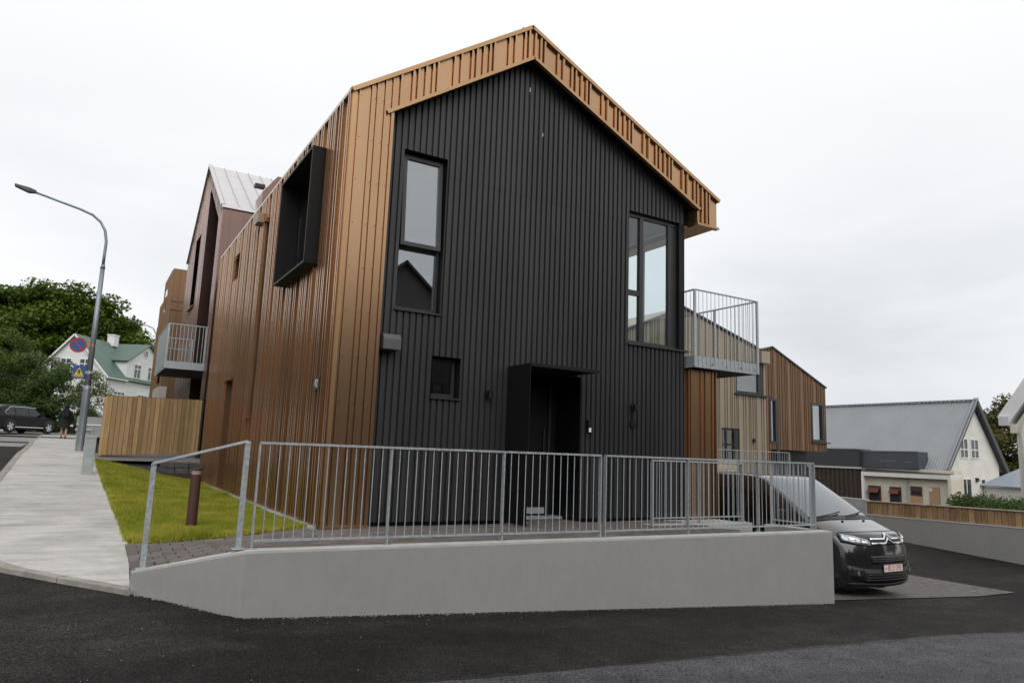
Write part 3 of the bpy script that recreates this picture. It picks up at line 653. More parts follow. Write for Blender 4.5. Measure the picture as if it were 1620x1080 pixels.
# recess backs and reveals on the side
for (a, b, c, d_) in side_holes[:3]:
    q = MB(); dp = .28
    q.quad((dp, a, c), (dp, b, c), (dp, b, d_), (dp, a, d_)); q.quad((0, b, c), (dp, b, c), (dp, b, d_), (0, b, d_)); q.quad((0, a, c), (dp, a, c), (dp, a, d_), (0, a, d_)); q.quad((0, a, d_), (0, b, d_), (dp, b, d_), (dp, a, d_)); q.quad((0, a, c), (0, b, c), (dp, b, c), (dp, a, c))
    obj('recess', q, BRONZE, H)
for (a, b, c, d_) in (side_holes[0], side_holes[2]):
    q = MB(); q.box(.16, .2, a+.04, b-.04, c+.04, d_-.04); w_ = obj('window', q, FRAME, H)
    q = MB(); q.box(.15, .158, a+.09, b-.09, c+.09, d_-.09); obj('pane', q, GLASSD, w_)
q = MB(); q.bar((-.03, 4.97, 1.505), (-.03, 5.46, 1.505), .16, .015); obj('sill', q, BRONZE_TRIM, H)
q = MB(); q.box(.2, .24, 7.34, 8.46, .02, 2.4); d_o = obj('side_door', q, BLACKM, H); d_o['label'] = 'dark side door in a bronze recess'
# protruding black window box
bw = MB(); x0, x1, a, b, c, d_ = -.225, .12, 1.17, 3.18, 3.71, 5.55; t_ = .035
bw.box(x0, x1, a, b, c, c+t_); bw.box(x0, x1, a, b, d_-t_, d_); bw.box(x0, x1, a, a+t_, c+t_, d_-t_); bw.box(x0, x1, b-t_, b, c+t_, d_-t_)
wbx = obj('window_box', bw, BLACKM, H, bevel=.003); wbx['label'] = 'black metal box frame projecting from the bronze side wall'
q = MB(); q.box(.12, .15, a, b, c, d_); obj('frame', q, BLACKM, wbx)
q = MB(); q.box(.105, .118, a+.12, a+.55, c+.12, d_-.12); q.box(.105, .118, a+.62, b-.12, c+.12, d_-.12); obj('pane', q, GLASSD, wbx)
# vent hood high on the side
q = MB(); q.prism([(-.16, 5.55, 5.52), (-.16, 5.55, 5.72), (0, 5.55, 5.72), (0, 5.55, 5.52)], (0, .34, 0)); obj('vent_hood', q, mat('tan_vent', (.38, .29, .2), .5), H, bevel=.004)
# gable return (bronze, plane Y=0) and fascia
PB = prof_b(0, 8, .045, .036, .147+.13)
sheets('cladding_sheet', H, BRONZE, (0, 0, 0), EX, (0, -1, 0), .0, .61, const(0.0), roof_z, prof_b(0, 1, .02, .03, -.32), 5)
sheets('fascia_sheet', H, BRONZE, (0, 0, 0), EX, (0, -1, 0), .61, APX, fas_lo, roof_z, PB, MODL, off=.277)
sheets('fascia_sheet', H, BRONZE, (0, 0, 0), EX, (0, -1, 0), APX, 6.668, fas_lo, roof_z, PB, MODL, off=.277)
sheets('fascia_sheet', H, BRONZE, (0, 0, 0), EX, (0, -1, 0), 6.668, RX, const(5.38), roof_z, PB, 5)
# corner closing trim, base trim
q = MB(); q.box(-.028, .03, -.022, .02, 0.0, 6.0); obj('corner_trim', q, BRONZE_TRIM, H)
q = MB(); q.box(-.02, .61, -.025, .1, -.03, .012); q.box(-.036, .0, .1, LY, -.03, .008); obj('base_trim', q, BRONZE_TRIM, H)
q = MB()
q.bar((.49, -.012, fas_lo(.49)), (2.945, -.012, fas_lo(2.94)), .075, .05); obj('fascia_lip', q, BRONZE_TRIM, H)
q = MB(); q.bar((2.935, -.012, fas_lo(2.94)), (6.70, -.012, fas_lo(6.7)), .075, .05); obj('fascia_lip', q, BRONZE_TRIM, H)
q = MB(); q.bar((-.04, -.01, roof_z(-.04)+.005), (APX+.01, -.01, APZ+.01), .10, .06); obj('roof_edge_trim', q, BRONZE_TRIM, H)
q = MB(); q.bar((APX-.01, -.01, APZ+.01), (RX+.04, -.01, roof_z(RX+.04)+.005), .10, .06); obj('roof_edge_trim', q, BRONZE_TRIM, H)
q = MB(); q.box(6.64, RX+.03, -.04, .06, 5.355, 5.395); obj('fascia_lip', q, BRONZE_TRIM, H)
q = MB(); q.bar((-.02, -.03, EVL+.0), (-.02, LY, EVL+.0), .06, .05); obj('eave_trim', q, mat('pale_trim', (.55, .5, .45), .3, .6), H)
# fascia return to the black wall (soffit) and closing of bronze return
q = MB()
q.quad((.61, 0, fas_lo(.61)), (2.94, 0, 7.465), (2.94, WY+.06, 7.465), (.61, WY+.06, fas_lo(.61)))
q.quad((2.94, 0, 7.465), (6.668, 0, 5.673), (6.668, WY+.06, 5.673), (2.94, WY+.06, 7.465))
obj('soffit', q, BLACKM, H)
q = MB(); q.quad((.61, 0, 0), (.61, WY+.06, 0), (.61, WY+.06, 5.9), (.61, 0, 5.9)); obj('return_trim', q, BRONZE_TRIM, H)
# eave box on the right with ribbed soffit
q = MB(); q.quad((6.668, 0, 5.673), (6.668, 0, 5.38), (6.668, 9, 5.38), (6.668, 9, 5.673)); q.quad((RX, 0, 5.38), (RX, 9, 5.38), (RX, 9, RZ), (RX, 0, RZ)); obj('eave_box', q, BRONZE, H)
q = MB()
for i in range(8): q.box(6.53+i*.08, 6.53+i*.08+.072, .02 if i > 1 else .27, 9, 5.372, 5.392)
obj('eave_soffit', q, BRONZE_TRIM, H)
# roof slopes with seams
q = MB(); q.quad((-.03, -.02, roof_z(-.03)), (APX, -.02, APZ), (APX, LY, APZ), (-.03, LY, roof_z(-.03))); q.quad((APX, -.02, APZ), (RX+.03, -.02, roof_z(RX+.03)), (RX+.03, LY, roof_z(RX+.03)), (APX, LY, APZ))
y = .06
while y < LY:
    for o in OFFS:
        if y+o < LY: q.bar((-.03, y+o, roof_z(-.03)+.02), (APX, y+o, APZ+.02), .036, .05); q.bar((APX, y+o, APZ+.02), (RX, y+o, RZ+.02), .036, .05)
    y += MODL
rf = obj('roof', q, BRONZE, H, recalc=False)
q = MB(); q.bar((APX, .1, APZ+.03), (APX, LY, APZ+.03), .2, .03); obj('ridge_cap', q, BRONZE_TRIM, rf)
# small block / hatch rising beyond the ridge is on the house behind
# black front wall, plane Y=.2
win_L = (.879, 1.588, 3.0, 5.425); win_R = (5.183, 6.56, 2.975, 5.385); win_S = (1.516, 1.971, 1.775, 2.386); door_h = (2.86, 4.20, -.02, 2.30)
holes = [win_L, win_R, win_S, door_h]
top_k = lambda s: fas_lo(s)+.10
pk = prof_k(.6, 6.6, off=.012)
sheets('black_sheet', H, BLACK, (0, WY+.03, 0), EX, (0, -1, 0), .6, 6.53, const(0.02), lambda s: min(5.158, top_k(s)), pk, 1.0, holes, .012)
sheets('black_sheet', H, BLACK, (0, WY+.026, 0), EX, (0, -1, 0), .6, 6.53, const(5.15), lambda s: max(5.15, top_k(s)), pk, 1.0, holes, .012)
q = MB(); clad(q, (0, WY+.06, 0), EX, (0, -1, 0), .5, 6.53, const(-.05), lambda s: fas_lo(s)+.2, [(0, 0), (9, 0)], holes); obj('wall_backing', q, BLACKM, H)
q = MB()
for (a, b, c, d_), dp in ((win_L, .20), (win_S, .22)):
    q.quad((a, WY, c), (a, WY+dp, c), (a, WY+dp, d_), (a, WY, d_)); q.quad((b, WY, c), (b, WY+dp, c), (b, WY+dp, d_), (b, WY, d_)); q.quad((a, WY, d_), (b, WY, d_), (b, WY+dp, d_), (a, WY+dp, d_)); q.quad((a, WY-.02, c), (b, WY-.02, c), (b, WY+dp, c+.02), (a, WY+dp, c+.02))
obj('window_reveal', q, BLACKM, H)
q = MB()
for x, z, w, h_ in ((3.02, 7.02, .008, .05), (3.035, 6.96, .006, .03), (3.06, 6.88, .012, .06), (3.30, 6.3, .006, .04)): q.quad((x-w, .196, z-h_), (x+w, .196, z-h_*.6), (x+w*.4, .196, z+h_), (x-w*.6, .196, z+h_*.7))
obj('white_scuff', q, WHITEP, H)
# screws on the bronze return
q = MB()
for z in [.35+.62*i for i in range(10)]:
    for x in (.10, .30, .42, .545): q.add([(x-.006, -.032, z-.006+.02*x), (x+.006, -.032, z-.006+.02*x), (x+.006, -.032, z+.006+.02*x), (x-.006, -.032, z+.006+.02*x)], [(0, 1, 2, 3)])
obj('screw_heads', q, BLACKM, H)
def frame4(mb, a, b, c, d_, y0, y1, t):
    mb.box(a, b, y0, y1, c, c+t); mb.box(a, b, y0, y1, d_-t, d_); mb.box(a, a+t, y0, y1, c+t, d_-t); mb.box(b-t, b, y0, y1, c+t, d_-t)
# left window: fixed lower light + opening upper sash
w1 = MB(); frame4(w1, .885, 1.582, 3.02, 5.42, .33, .40, .05); w1.box(.935, 1.532, .335, .395, 3.93, 3.99); W1 = obj('window', w1, FRAME, H); W1['label'] = 'tall dark framed window with its upper sash tilted open'
q = MB(); q.box(.93, 1.535, .36, .368, 3.06, 3.94); obj('pane', q, GLASSW, W1)
tl = math.radians(3.2); zt_ = 5.40; 
def tilt(mb): 
    nv = []
    for x, y_, z in mb.v:
        dz = zt_-z; nv.append((x, y_-dz*math.sin(tl), zt_-dz*math.cos(tl)))
    mb.v = nv; return mb
q = MB(); frame4(q, .915, 1.555, 3.97, 5.385, .305, .36, .06); sash = obj('sash', tilt(q), FRAME, W1)
q = MB(); q.box(.97, 1.50, .33, .338, 4.025, 5.33); obj('sash_pane', tilt(q), GLASSW, W1)
q = MB(); q.box(.86, 1.61, .165, .34, 2.985, 3.005); obj('sill', q, FRAME, W1)
# small window
q = MB(); frame4(q, 1.53, 1.96, 1.80, 2.375, .36, .42, .05); W2 = obj('window', q, FRAME, H); W2['label'] = 'small square dark window beside the entrance'
q = MB(); q.box(1.57, 1.92, .385, .392, 1.85, 2.33); obj('pane', q, GLASSD, W2)
q = MB(); q.box(1.50, 1.985, .165, .36, 1.76, 1.782); obj('sill', q, FRAME, W2)
# right corner window
q = MB(); frame4(q, 5.19, 6.50, 2.99, 5.375, .27, .34, .06); q.box(5.50, 5.58, .265, .345, 3.05, 5.32); q.box(5.25, 5.50, .272, .338, 3.87, 3.96); q.box(6.19, 6.26, .272, .338, 3.05, 5.32); W3 = obj('window', q, FRAME, H); W3['label'] = 'tall corner window with narrow side light beside the balcony'
for a, b, c, d_ in ((5.25, 5.50, 3.05, 3.87), (5.25, 5.50, 3.96, 5.315), (5.58, 6.19, 3.05, 5.315)):
    q = MB(); q.box(a, b, .30, .308, c, d_); obj('pane', q, GLASSC, W3)
q = MB(); q.box(6.26, 6.44, .29, .32, 3.05, 5.315); obj('panel', q, FRAME, W3)
q = MB(); q.box(5.17, 6.56, .155, .30, 2.955, 2.985); obj('sill', q, FRAME, W3)
q = MB(); q.box(6.40, 6.53, .2, .42, 2.985, 5.385); obj('corner_post', q, BLACKM, W3)
# side glazing to the balcony
q = MB()
for yy in (.44, 1.30, 2.50, 3.40): q.box(6.46, 6.53, yy, yy+.07, 2.95, 5.30)
q.box(6.46, 6.53, .5, 3.4, 2.9, 2.97); q.box(6.46, 6.53, .5, 3.4, 5.22, 5.30); W4 = obj('balcony_door', q, FRAME, H)
for a, b in ((.51, 1.30), (1.37, 2.50), (2.57, 3.40)):
    q = MB(); q.box(6.49, 6.498, a, b, 2.97, 5.22); obj('pane', q, GLASSC, W4)
# rooms behind the glass
q = MB(); q.box(4.7, 6.5, .41, 5, 2.75, 2.93); obj('room_floor', q, ROOMF, H)
q = MB(); q.box(4.62, 6.53, .30, 5, 5.385, 5.46); q.box(4.60, 4.70, .27, 5, 2.75, 5.385); q.box(4.7, 6.53, 4.9, 5, 2.93, 5.385); q.box(6.45, 6.525, 3.48, 4.9, 2.9, 5.385); obj('room_wall', q, ROOMW, H)
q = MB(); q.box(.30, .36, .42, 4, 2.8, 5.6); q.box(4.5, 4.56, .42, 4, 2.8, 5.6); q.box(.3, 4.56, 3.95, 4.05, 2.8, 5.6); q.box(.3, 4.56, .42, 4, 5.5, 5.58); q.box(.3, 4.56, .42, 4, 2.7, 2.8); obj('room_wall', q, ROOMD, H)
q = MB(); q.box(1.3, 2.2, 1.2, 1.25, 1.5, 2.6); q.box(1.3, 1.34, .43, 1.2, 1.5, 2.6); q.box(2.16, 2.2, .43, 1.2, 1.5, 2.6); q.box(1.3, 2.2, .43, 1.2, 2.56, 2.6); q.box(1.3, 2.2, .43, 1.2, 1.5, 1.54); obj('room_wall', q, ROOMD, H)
# entrance: canopy + side panel + recessed door
q = MB(); q.box(2.805, 4.11, -.46, WY+.02, 2.315, 2.335); q.box(2.805, 4.11, -.465, -.455, 2.30, 2.35); cp = obj('canopy', q, BLACKM, H)
q = MB(); q.box(2.795, 2.805, -.46, .9, .0, 2.345); obj('side_panel', q, BLACKM, cp)
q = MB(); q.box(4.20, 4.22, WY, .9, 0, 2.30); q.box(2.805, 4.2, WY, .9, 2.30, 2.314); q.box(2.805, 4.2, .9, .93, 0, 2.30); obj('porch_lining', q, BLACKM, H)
q = MB(); q.box(3.0, 3.98, .84, .895, .04, 2.15); dr = obj('front_door', q, BLACKM, H); dr['label'] = 'black front door deep in the entrance recess'
q = MB(); q.box(3.02, 3.96, .825, .84, .05, .15); obj('kick_plate', q, CABG, dr)
q = MB(); q.box(3.985, 4.03, .80, .9, 0, 2.2); obj('door_frame', q, FRAME, dr)
q = MB(); q.tube([(3.9, .80, .95), (3.9, .80, 1.45)], .012, 8); obj('handle', q, FRAME, dr)
q = MB(); q.box(2.81, 4.19, .62, .9, -.02, .02); obj('threshold', q, GALV, dr)
# lamps, vent hood, doorbell on the black wall
def wall_lamp(x, z):
    q = MB(); q.box(x-.04, x+.04, .165, .2, z-.05, z+.06); o = obj('wall_lamp', q, BLACKM, H); p = MB(); p.tube([(x, .10, z-.06), (x, .10, z+.06)], .038, 12); p.box(x-.015, x+.015, .10, .17, z-.015, z+.015); obj('lamp_body', p, BLACKM, o, smooth=False)
wall_lamp(2.45, 1.88); wall_lamp(5.30, 1.86)
q = MB(); q.box(5.25, 5.35, .155, .2, 1.53, 1.63); obj('socket', q, BLACKM, H, bevel=.006); q = MB(); q.box(5.285, 5.315, .17, .2, 1.63, 1.80); obj('conduit', q, BLACKM, H)
q = MB(); q.prism([(.665, .2, 2.38), (.665, -.02, 2.38), (.665, -.02, 2.53), (.665, .03, 2.60), (.665, .2, 2.60)], (.26, 0, 0)); vh = obj('vent_hood', q, mat('grey_vent', (.085, .085, .088), .5, 0, .05), H, bevel=.004)
q = MB(); q.box(4.33, 4.40, .145, .2, 1.40, 1.60); db = obj('intercom', q, BLACKM, H, bevel=.004); q = MB(); q.box(4.342, 4.388, .141, .146, 1.405, 1.475); obj('name_card', q, WHITEP, db)
# house number 42
q = MB(); q.box(-.055, -.035, .44, .70, 1.78, 1.96); npl = obj('number_plate', q, SBLK, H, bevel=.003); npl['label'] = 'dark plate with pale digits 42'
M = wmat(H).inverted() @ Matrix.Translation((-.058, .575, 1.868)) @ Matrix(((0, 0, -1, 0), (-1, 0, 0, 0), (0, 1, 0, 0), (0, 0, 0, 1)))
nm_ = text_mesh('number_digits', '42', .165, mat('digit_silver', (.72, .72, .7), .35, .4, .05), None, M, .005); nm_.parent = npl; nm_.data.transform(wmat(npl.parent).inverted() @ wmat(H))
# closing body: back gable, right side wall, bronze store under the balcony
sheets('cladding_sheet', H, BRONZE, (0, LY, 0), EX, (0, 1, 0), 0, 6.53, const(0.0), roof_z, prof_b(0, 8), MODL)
q = MB(); q.quad((6.53, .26, -1.2), (6.53, .26, 2.9), (6.53, LY, 2.9), (6.53, LY, -1.2)); q.quad((6.53, 3.47, 2.9), (6.53, 3.47, 5.4), (6.53, LY, 5.4), (6.53, LY, 2.9)); obj('right_wall', q, BLACK, H)
q = MB(); q.box(.02, 6.5, .4, LY-.05, -1.2, -.04); obj('plinth', q, CONC2, H)
sheets('store_cladding', H, BRONZE, (6.70, .2, 0), EX, (0, -1, 0), 0, .65, const(-1.1), const(2.66), prof_b(0, 1, .03, .03, -.05), 3)
sheets('store_cladding', H, BRONZE, (6.70, .2, 0), EY, (-1, 0, 0), 0, 2.2, const(-1.1), const(2.66), prof_b(0, 3, .03, .03, .1), 3)
q = MB(); q.quad((7.35, .2, -1.1), (7.35, 2.4, -1.1), (7.35, 2.4, 2.66), (7.35, .2, 2.66)); q.box(6.53, 6.72, .3, .4, -1.1, 2.66); obj('store_side', q, BRONZE_TRIM, H)
# ------------------------------------------------------------------ balcony on the right
B = thing('balcony', 'galvanised steel balcony with vertical bars at the right corner of the black front', 'balcony', (7.4, 1, 2.68))
bx0, bx1, by0, by1, bz, bt_ = 6.60, 8.27, .02, 2.15, 2.68, 4.115
q = MB(); q.box(bx0, bx1, by0, by0+.012, bz, bz+.21); q.box(bx1-.012, bx1, by0+.012, by1, bz, bz+.21); q.box(bx0, bx0+.012, by0+.012, .3, bz, bz+.21); obj('edge_beam', q, GALV, B)
q = MB(); q.box(bx0+.013, bx1-.013, by0+.013, by1, bz+.02, bz+.14); obj('deck', q, CONC2, B)
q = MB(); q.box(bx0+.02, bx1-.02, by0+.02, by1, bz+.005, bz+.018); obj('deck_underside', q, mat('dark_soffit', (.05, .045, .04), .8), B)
q = MB()
for x in (bx0, bx1):
    q.bar((x, by0+.02, bz+.02), (x, by0+.02, bt_), .05, .012, up=(1, 0, 0))
for (a, b) in (((bx0, by0), (bx1, by0)),): pass
posts = [((bx0, by0-.01), .05), ((bx1, by0-.01), .05), ((bx0+.02, .33), .03), ((bx1, 1.1), .05), ((bx1, by1), .05)]
for (x, y), w in posts:
    q = MB(); q.bar((x, y, bz+.01), (x, y, bt_), w, .03); obj('post', q, GALV, B)
for a, b in (((bx0, by0-.01, bt_), (bx1, by0-.01, bt_)), ((bx1, by0, bt_), (bx1, by1, bt_)), ((bx0, by0, bt_), (bx0+.02, .33, bt_)), ((bx0, by0, bz+.28), (bx0+.02, .33, bz+.28))):
    q = MB(); q.bar(a, b, .04, .02); obj('top_rail', q, GALV, B)
for i in range(15):
    x = bx0+(bx1-bx0)*(i+1)/16; q = MB(); q.tube([(x, by0-.01, bz+.02), (x, by0-.01, bt_)], .0065, 6, False); obj('bar', q, GALV, B, smooth=True)
for i in range(19):
    y = by0+(by1-by0)*(i+1)/20; q = MB(); q.tube([(bx1, y, bz+.02), (bx1, y, bt_)], .0065, 6, False); obj('bar', q, GALV, B, smooth=True)
for i in range(2):
    y = by0+.31*(i+1)/3; q = MB(); q.tube([(bx0, y, bz+.28), (bx0, y, bt_)], .0065, 6, False); obj('bar', q, GALV, B, smooth=True)
for i in range(4):
    x = bx0+.45+.38*i; q = MB(); q.tube([(x, by0-.004, bz+.08), (x, by0+.001, bz+.08)], .02, 8); obj('bolt', q, FRAME, B)

# ------------------------------------------------------------------ copper house behind (gable facing the street)
H2 = thing('copper_house', 'tall copper-brown ribbed house with steep pale roof and recessed gable behind the bronze house', 'house', (4, 17.8, .6))
X2, Y2a, Y2b, AY, AZ, EZ = .2, 13.58, 22.3, 17.97, 11.05, 8.26
def g2(y): return EZ+(AZ-EZ)*(y-Y2a)/(AY-Y2a) if y < AY else AZ+(EZ-AZ)*(y-AY)/(Y2b-AY)
rec = (14.35, 17.0)                      # recess in the gable
def prof2(s0, s1): return prof_b(s0, s1, .012, .05, .1)
def strip_y(name, a, b, zb, zt, x=X2, mt=COPPER): sheets(name, H2, mt, (x, 0, 0), EY, (-1, 0, 0), a, b, zb, zt, prof2(a, b), MODL)
rtop = lambda y: ip(y, [14.35, 17.0, 18.4], [8.05, 9.85, 8.9])
strip_y('gable_sheet', Y2a, 14.35, const(.3), g2)
sheets('gable_sheet', H2, COPPER, (X2, 0, 0), EY, (-1, 0, 0), 14.35, 17.25, rtop, g2, prof2(14, 18), MODL)
sheets('gable_sheet', H2, COPPER, (X2, 0, 0), EY, (-1, 0, 0), 17.25, Y2b, const(.3), g2, prof2(17, 23), MODL, [(18.6, 20.1, 5.9, 8.65)])
q = MB(); q.quad((1.6, 14.35, .3), (1.6, 17.25, .3), (1.6, 17.25, 9.9), (1.6, 14.35, 9.0)); q.quad((X2, 17.25, .3), (1.6, 17.25, .3), (1.6, 17.25, 9.9), (X2, 17.25, 9.9)); q.quad((X2, 14.35, .3), (1.6, 14.35, .3), (1.6, 14.35, 8.05), (X2, 14.35, 8.05)); q.quad((X2, 14.35, 8.05), (X2, 17.0, 9.85), (1.6, 17.0, 9.85), (1.6, 14.35, 8.05)); obj('recess', q, COPPER, H2)
for a, b, c, d_ in ((18.6, 20.1, 5.9, 8.65),):
    q = MB(); q.box(.36, .42, a, b, c, d_); w_ = obj('window', q, FRAME, H2); q = MB(); q.box(.345, .355, a+.08, b-.08, c+.08, d_-.08); obj('pane', q, GLASSW, w_)
    q = MB(); q.bar((X2-.03, a-.05, c-.01), (X2-.03, b+.05, c-.01), .12, .02); obj('sill', q, BRONZE_TRIM, H2)
for a, c, d_ in ((14.55, 3.4, 5.6), (15.6, 3.4, 5.6)):
    q = MB(); q.box(1.55, 1.59, a, a+.95, c, d_); w_ = obj('window', q, FRAME, H2); q = MB(); q.box(1.535, 1.545, a+.08, a+.87, c+.08, d_-.08); obj('pane', q, GLASSD, w_)
sheets('front_sheet', H2, COPPER, (0, Y2a, 0), EX, (0, -1, 0), X2, 9, const(.0), const(EZ), [(a, d) for o in range(24) for a, d in ((o*.42, 0), (o*.42+.004, .03), (o*.42+.03, .03), (o*.42+.034, 0))], MODL)
ROOF2 = mat('pale_copper_roof', (.64, .61, .61), .30, .7, .05)
q = MB(); q.quad((X2-.05, Y2a-.05, EZ), (9, Y2a-.05, EZ), (9, AY, AZ), (X2-.05, AY, AZ)); q.quad((X2-.05, AY, AZ), (9, AY, AZ), (9, Y2b, EZ), (X2-.05, Y2b, EZ))
for i in range(22): x = X2+.05+i*.42; q.bar((x, Y2a-.05, EZ+.02), (x, AY, AZ+.02), .03, .05)
obj('roof', q, ROOF2, H2, recalc=False)
q = MB(); q.bar((X2-.03, Y2a-.06, EZ+.0), (X2-.03, AY, AZ+.02), .1, .08); q.bar((X2-.03, AY, AZ+.02), (X2-.03, Y2b, EZ), .1, .08); q.bar((X2-.05, Y2a-.05, EZ-.03), (9, Y2a-.05, EZ-.03), .08, .08); obj('roof_trim', q, ROOF2, H2)
q = MB(); q.prism([(1.30, Y2a-.06, 8.2), (1.30, Y2a-.06, 8.95), (1.72, Y2a-.06, 9.55), (3.6, Y2a-.06, 9.55), (3.6, Y2a-.06, 8.2)], (0, 3.2, 0)); bl = obj('dormer', q, COPPER, H2)
for i in range(6): q = MB(); q.box(1.42+i*.3, 1.45+i*.3, Y2a-.09, Y2a-.061, 8.25, 9.5 if i else 9.1); obj('seam', q, COPPER, bl)
q = MB(); q.box(1.02, 1.32, Y2a-.3, Y2a-.06, 9.0, 9.1); obj('vent', q, SBLK, bl)
q = MB(); q.box(9, 9.1, Y2a, Y2b, 0, EZ); q.box(X2+.1, 9, Y2b-.1, Y2b, 0, EZ); obj('rear_wall', q, COPPER, H2)
# balcony of the copper house
B2 = thing('balcony', 'galvanised balcony with solid ribbed front hanging over the wooden fence', 'balcony', (-.3, 15.4, 3.15))
q = MB(); q.box(-.90, X2, 14.0, 14.012, 3.13, 3.35); q.box(-.90, -.888, 14.012, 17.3, 3.13, 3.35); q.box(-.90, X2, 17.3, 17.312, 3.13, 3.35); obj('edge_beam', q, GALV, B2)
q = MB(); q.box(-.885, 1.58, 14.02, 17.29, 3.14, 3.3); obj('deck', q, mat('dark_deck', (.06, .05, .045), .8), B2)
for a, b in (((-.9, 14.0, 4.47), (X2, 14.0, 4.47)), ((-.9, 14, 4.47), (-.9, 17.3, 4.47)), ((-.9, 17.3, 4.47), (X2, 17.3, 4.47)), ((-.9, 17.3, 4.1), (X2, 17.3, 4.1))):
    q = MB(); q.bar(a, b, .04, .025); obj('top_rail', q, GALV, B2)
for x, y in ((-.9, 14.0), (-.9, 17.3), (X2-.06, 14.0), (X2-.06, 17.3)):
    q = MB(); q.bar((x, y, 3.13), (x, y, 4.47), .05, .03); obj('post', q, GALV, B2)
for i in range(9):
    x = -.9+1.06*(i+1)/10
    for y in (14.0, 17.3): q = MB(); q.tube([(x, y, 3.2), (x, y, 4.46)], .008, 6, False); obj('bar', q, GALV, B2)
for i in range(28):
    y = 14+3.3*(i+1)/29; q = MB(); q.box(-.912, -.903, y-.05, y+.05, 3.2, 4.46); obj('slat', q, GALV, B2)

# ------------------------------------------------------------------ ochre house further up
H3 = thing('ochre_house', 'ochre-brown metal clad block with stepped top beyond the copper house', 'house', (3, 30, .8))
pr3 = [(a, d) for o in range(80) for a, d in ((20+o*.3, 0), (20+o*.3+.004, .03), (20+o*.3+.03, .03), (20+o*.3+.034, 0))]
sheets('side_sheet', H3, OCHRE, (0, 0, 0), EY, (-1, 0, 0), 26.4, 30.2, const(.8), const(8.86), pr3, 1.2, [(28.2, 29.4, 7.2, 8.3), (27.2, 29.5, 3.6, 5.2)])
sheets('side_sheet', H3, OCHRE, (.15, 0, 0), EY, (-1, 0, 0), 30.2, 34.2, const(.8), const(8.3), pr3, 1.2, [(31, 32.2, 6.6, 7.7)])
sheets('side_sheet', H3, OCHRE, (.25, 0, 0), EY, (-1, 0, 0), 34.2, 36.5, const(.8), const(7.4), pr3, 1.2)
sheets('front_sheet', H3, OCHRE, (0, 26.4, 0), EX, (0, -1, 0), 0, 5, const(.8), const(8.86), [(a-20, d) for a, d in pr3], 1.2)
q = MB(); q.box(.02, 6, 26.45, 30.2, 8.8, 8.9); q.box(.2, 6, 30.2, 34.2, 8.25, 8.34); q.box(.3, 6, 34.2, 36.5, 7.3, 7.44); obj('roof', q, OCHRE, H3)
q = MB(); q.box(-.02, 3, 26.36, 26.40, 6.95, 7.05); q.box(-.02, 3, 26.36, 26.40, 7.35, 7.42); obj('band_trim', q, OCHRE, H3)
q = MB(); q.box(.35, 6, 36.4, 36.5, 0.8, 7.3); q.box(.9, 1.0, 26.5, 36.4, .8, 8.2); q.box(.9, 1.0, 26.5, 30.1, 8.2, 8.78); obj('rear_wall', q, DKBROWN, H3)
for x, a, b, c, d_ in ((0, 28.2, 29.4, 7.2, 8.3), (0, 27.2, 29.5, 3.6, 5.2), (.15, 31, 32.2, 6.6, 7.7)):
    q = MB(); q.box(x+.40, x+.45, a-.1, b+.1, c-.1, d_+.1); w_ = obj('window', q, FRAME, H3); q = MB(); q.box(x+.38, x+.39, a+.08, b-.08, c+.08, d_-.08); obj('pane', q, GLASSD, w_)
q = MB(); q.box(-.3, .0, 23.3, 26.36, .6, 3.2); obj('meter_wall', q, mat('pale_panel', (.42, .38, .34), .7), H3)

# ------------------------------------------------------------------ wooden fence on the left
FA = Vector((-2.30, 12.40, .57)); FB = Vector((.17, 13.45, .66)); fd = FB-FA; FL = fd.length
fc = thing('wooden_fence', 'tall vertical plank fence between the pavement and the copper house', 'fence', FA)
NP = 21; fdn = Vector((fd.x, fd.y, 0)).normalized(); fang = math.atan2(fd.y, fd.x)
for i in range(NP):
    t = (i+.5)/NP; p = FA+fd*t; w = FL/NP; zt = 1.545+random.uniform(-.006, .006); dep = (i % 2)*.04+random.uniform(0, .004)
    q = MB(); q.box(-w/2+.009, w/2-.009, -.04+random.uniform(-.003, .003), -.018, 0, zt); o = obj('board', q, WOOD, fc, world=False, bevel=.004); o.location = (p.x-FA.x, p.y-FA.y, p.z-FA.z); o.rotation_euler = (0, 0, fang)
    q = MB(); q.box(-.04, .04, -.004, .016, 0, zt-.01); o = obj('backing_board', q, WOOD, fc, world=False); p = FA+fd*(i/NP); o.location = (p.x-FA.x, p.y-FA.y, p.z-FA.z); o.rotation_euler = (0, 0, fang)
for z in (.3, 1.25):
    q = MB(); q.bar(FA+Vector((0, .05, z)), FB+Vector((0, .05, z)), .045, .09); obj('rail', q, WOOD, fc)
q = MB(); q.bar(FA+Vector((0, 0, 1.555)), FB+Vector((0, 0, 1.555)), .07, .02); obj('cap', q, WOODR, fc)
q = MB(); q.box(FA.x-.04, FA.x+.01, FA.y-.02, FA.y+1.6, .55, 2.1); obj('return_board', q, WOOD, fc)
q = MB(); q.box(.12, .2, 13.4, 13.56, .4, 2.25); obj('end_post', q, SBLK, fc)

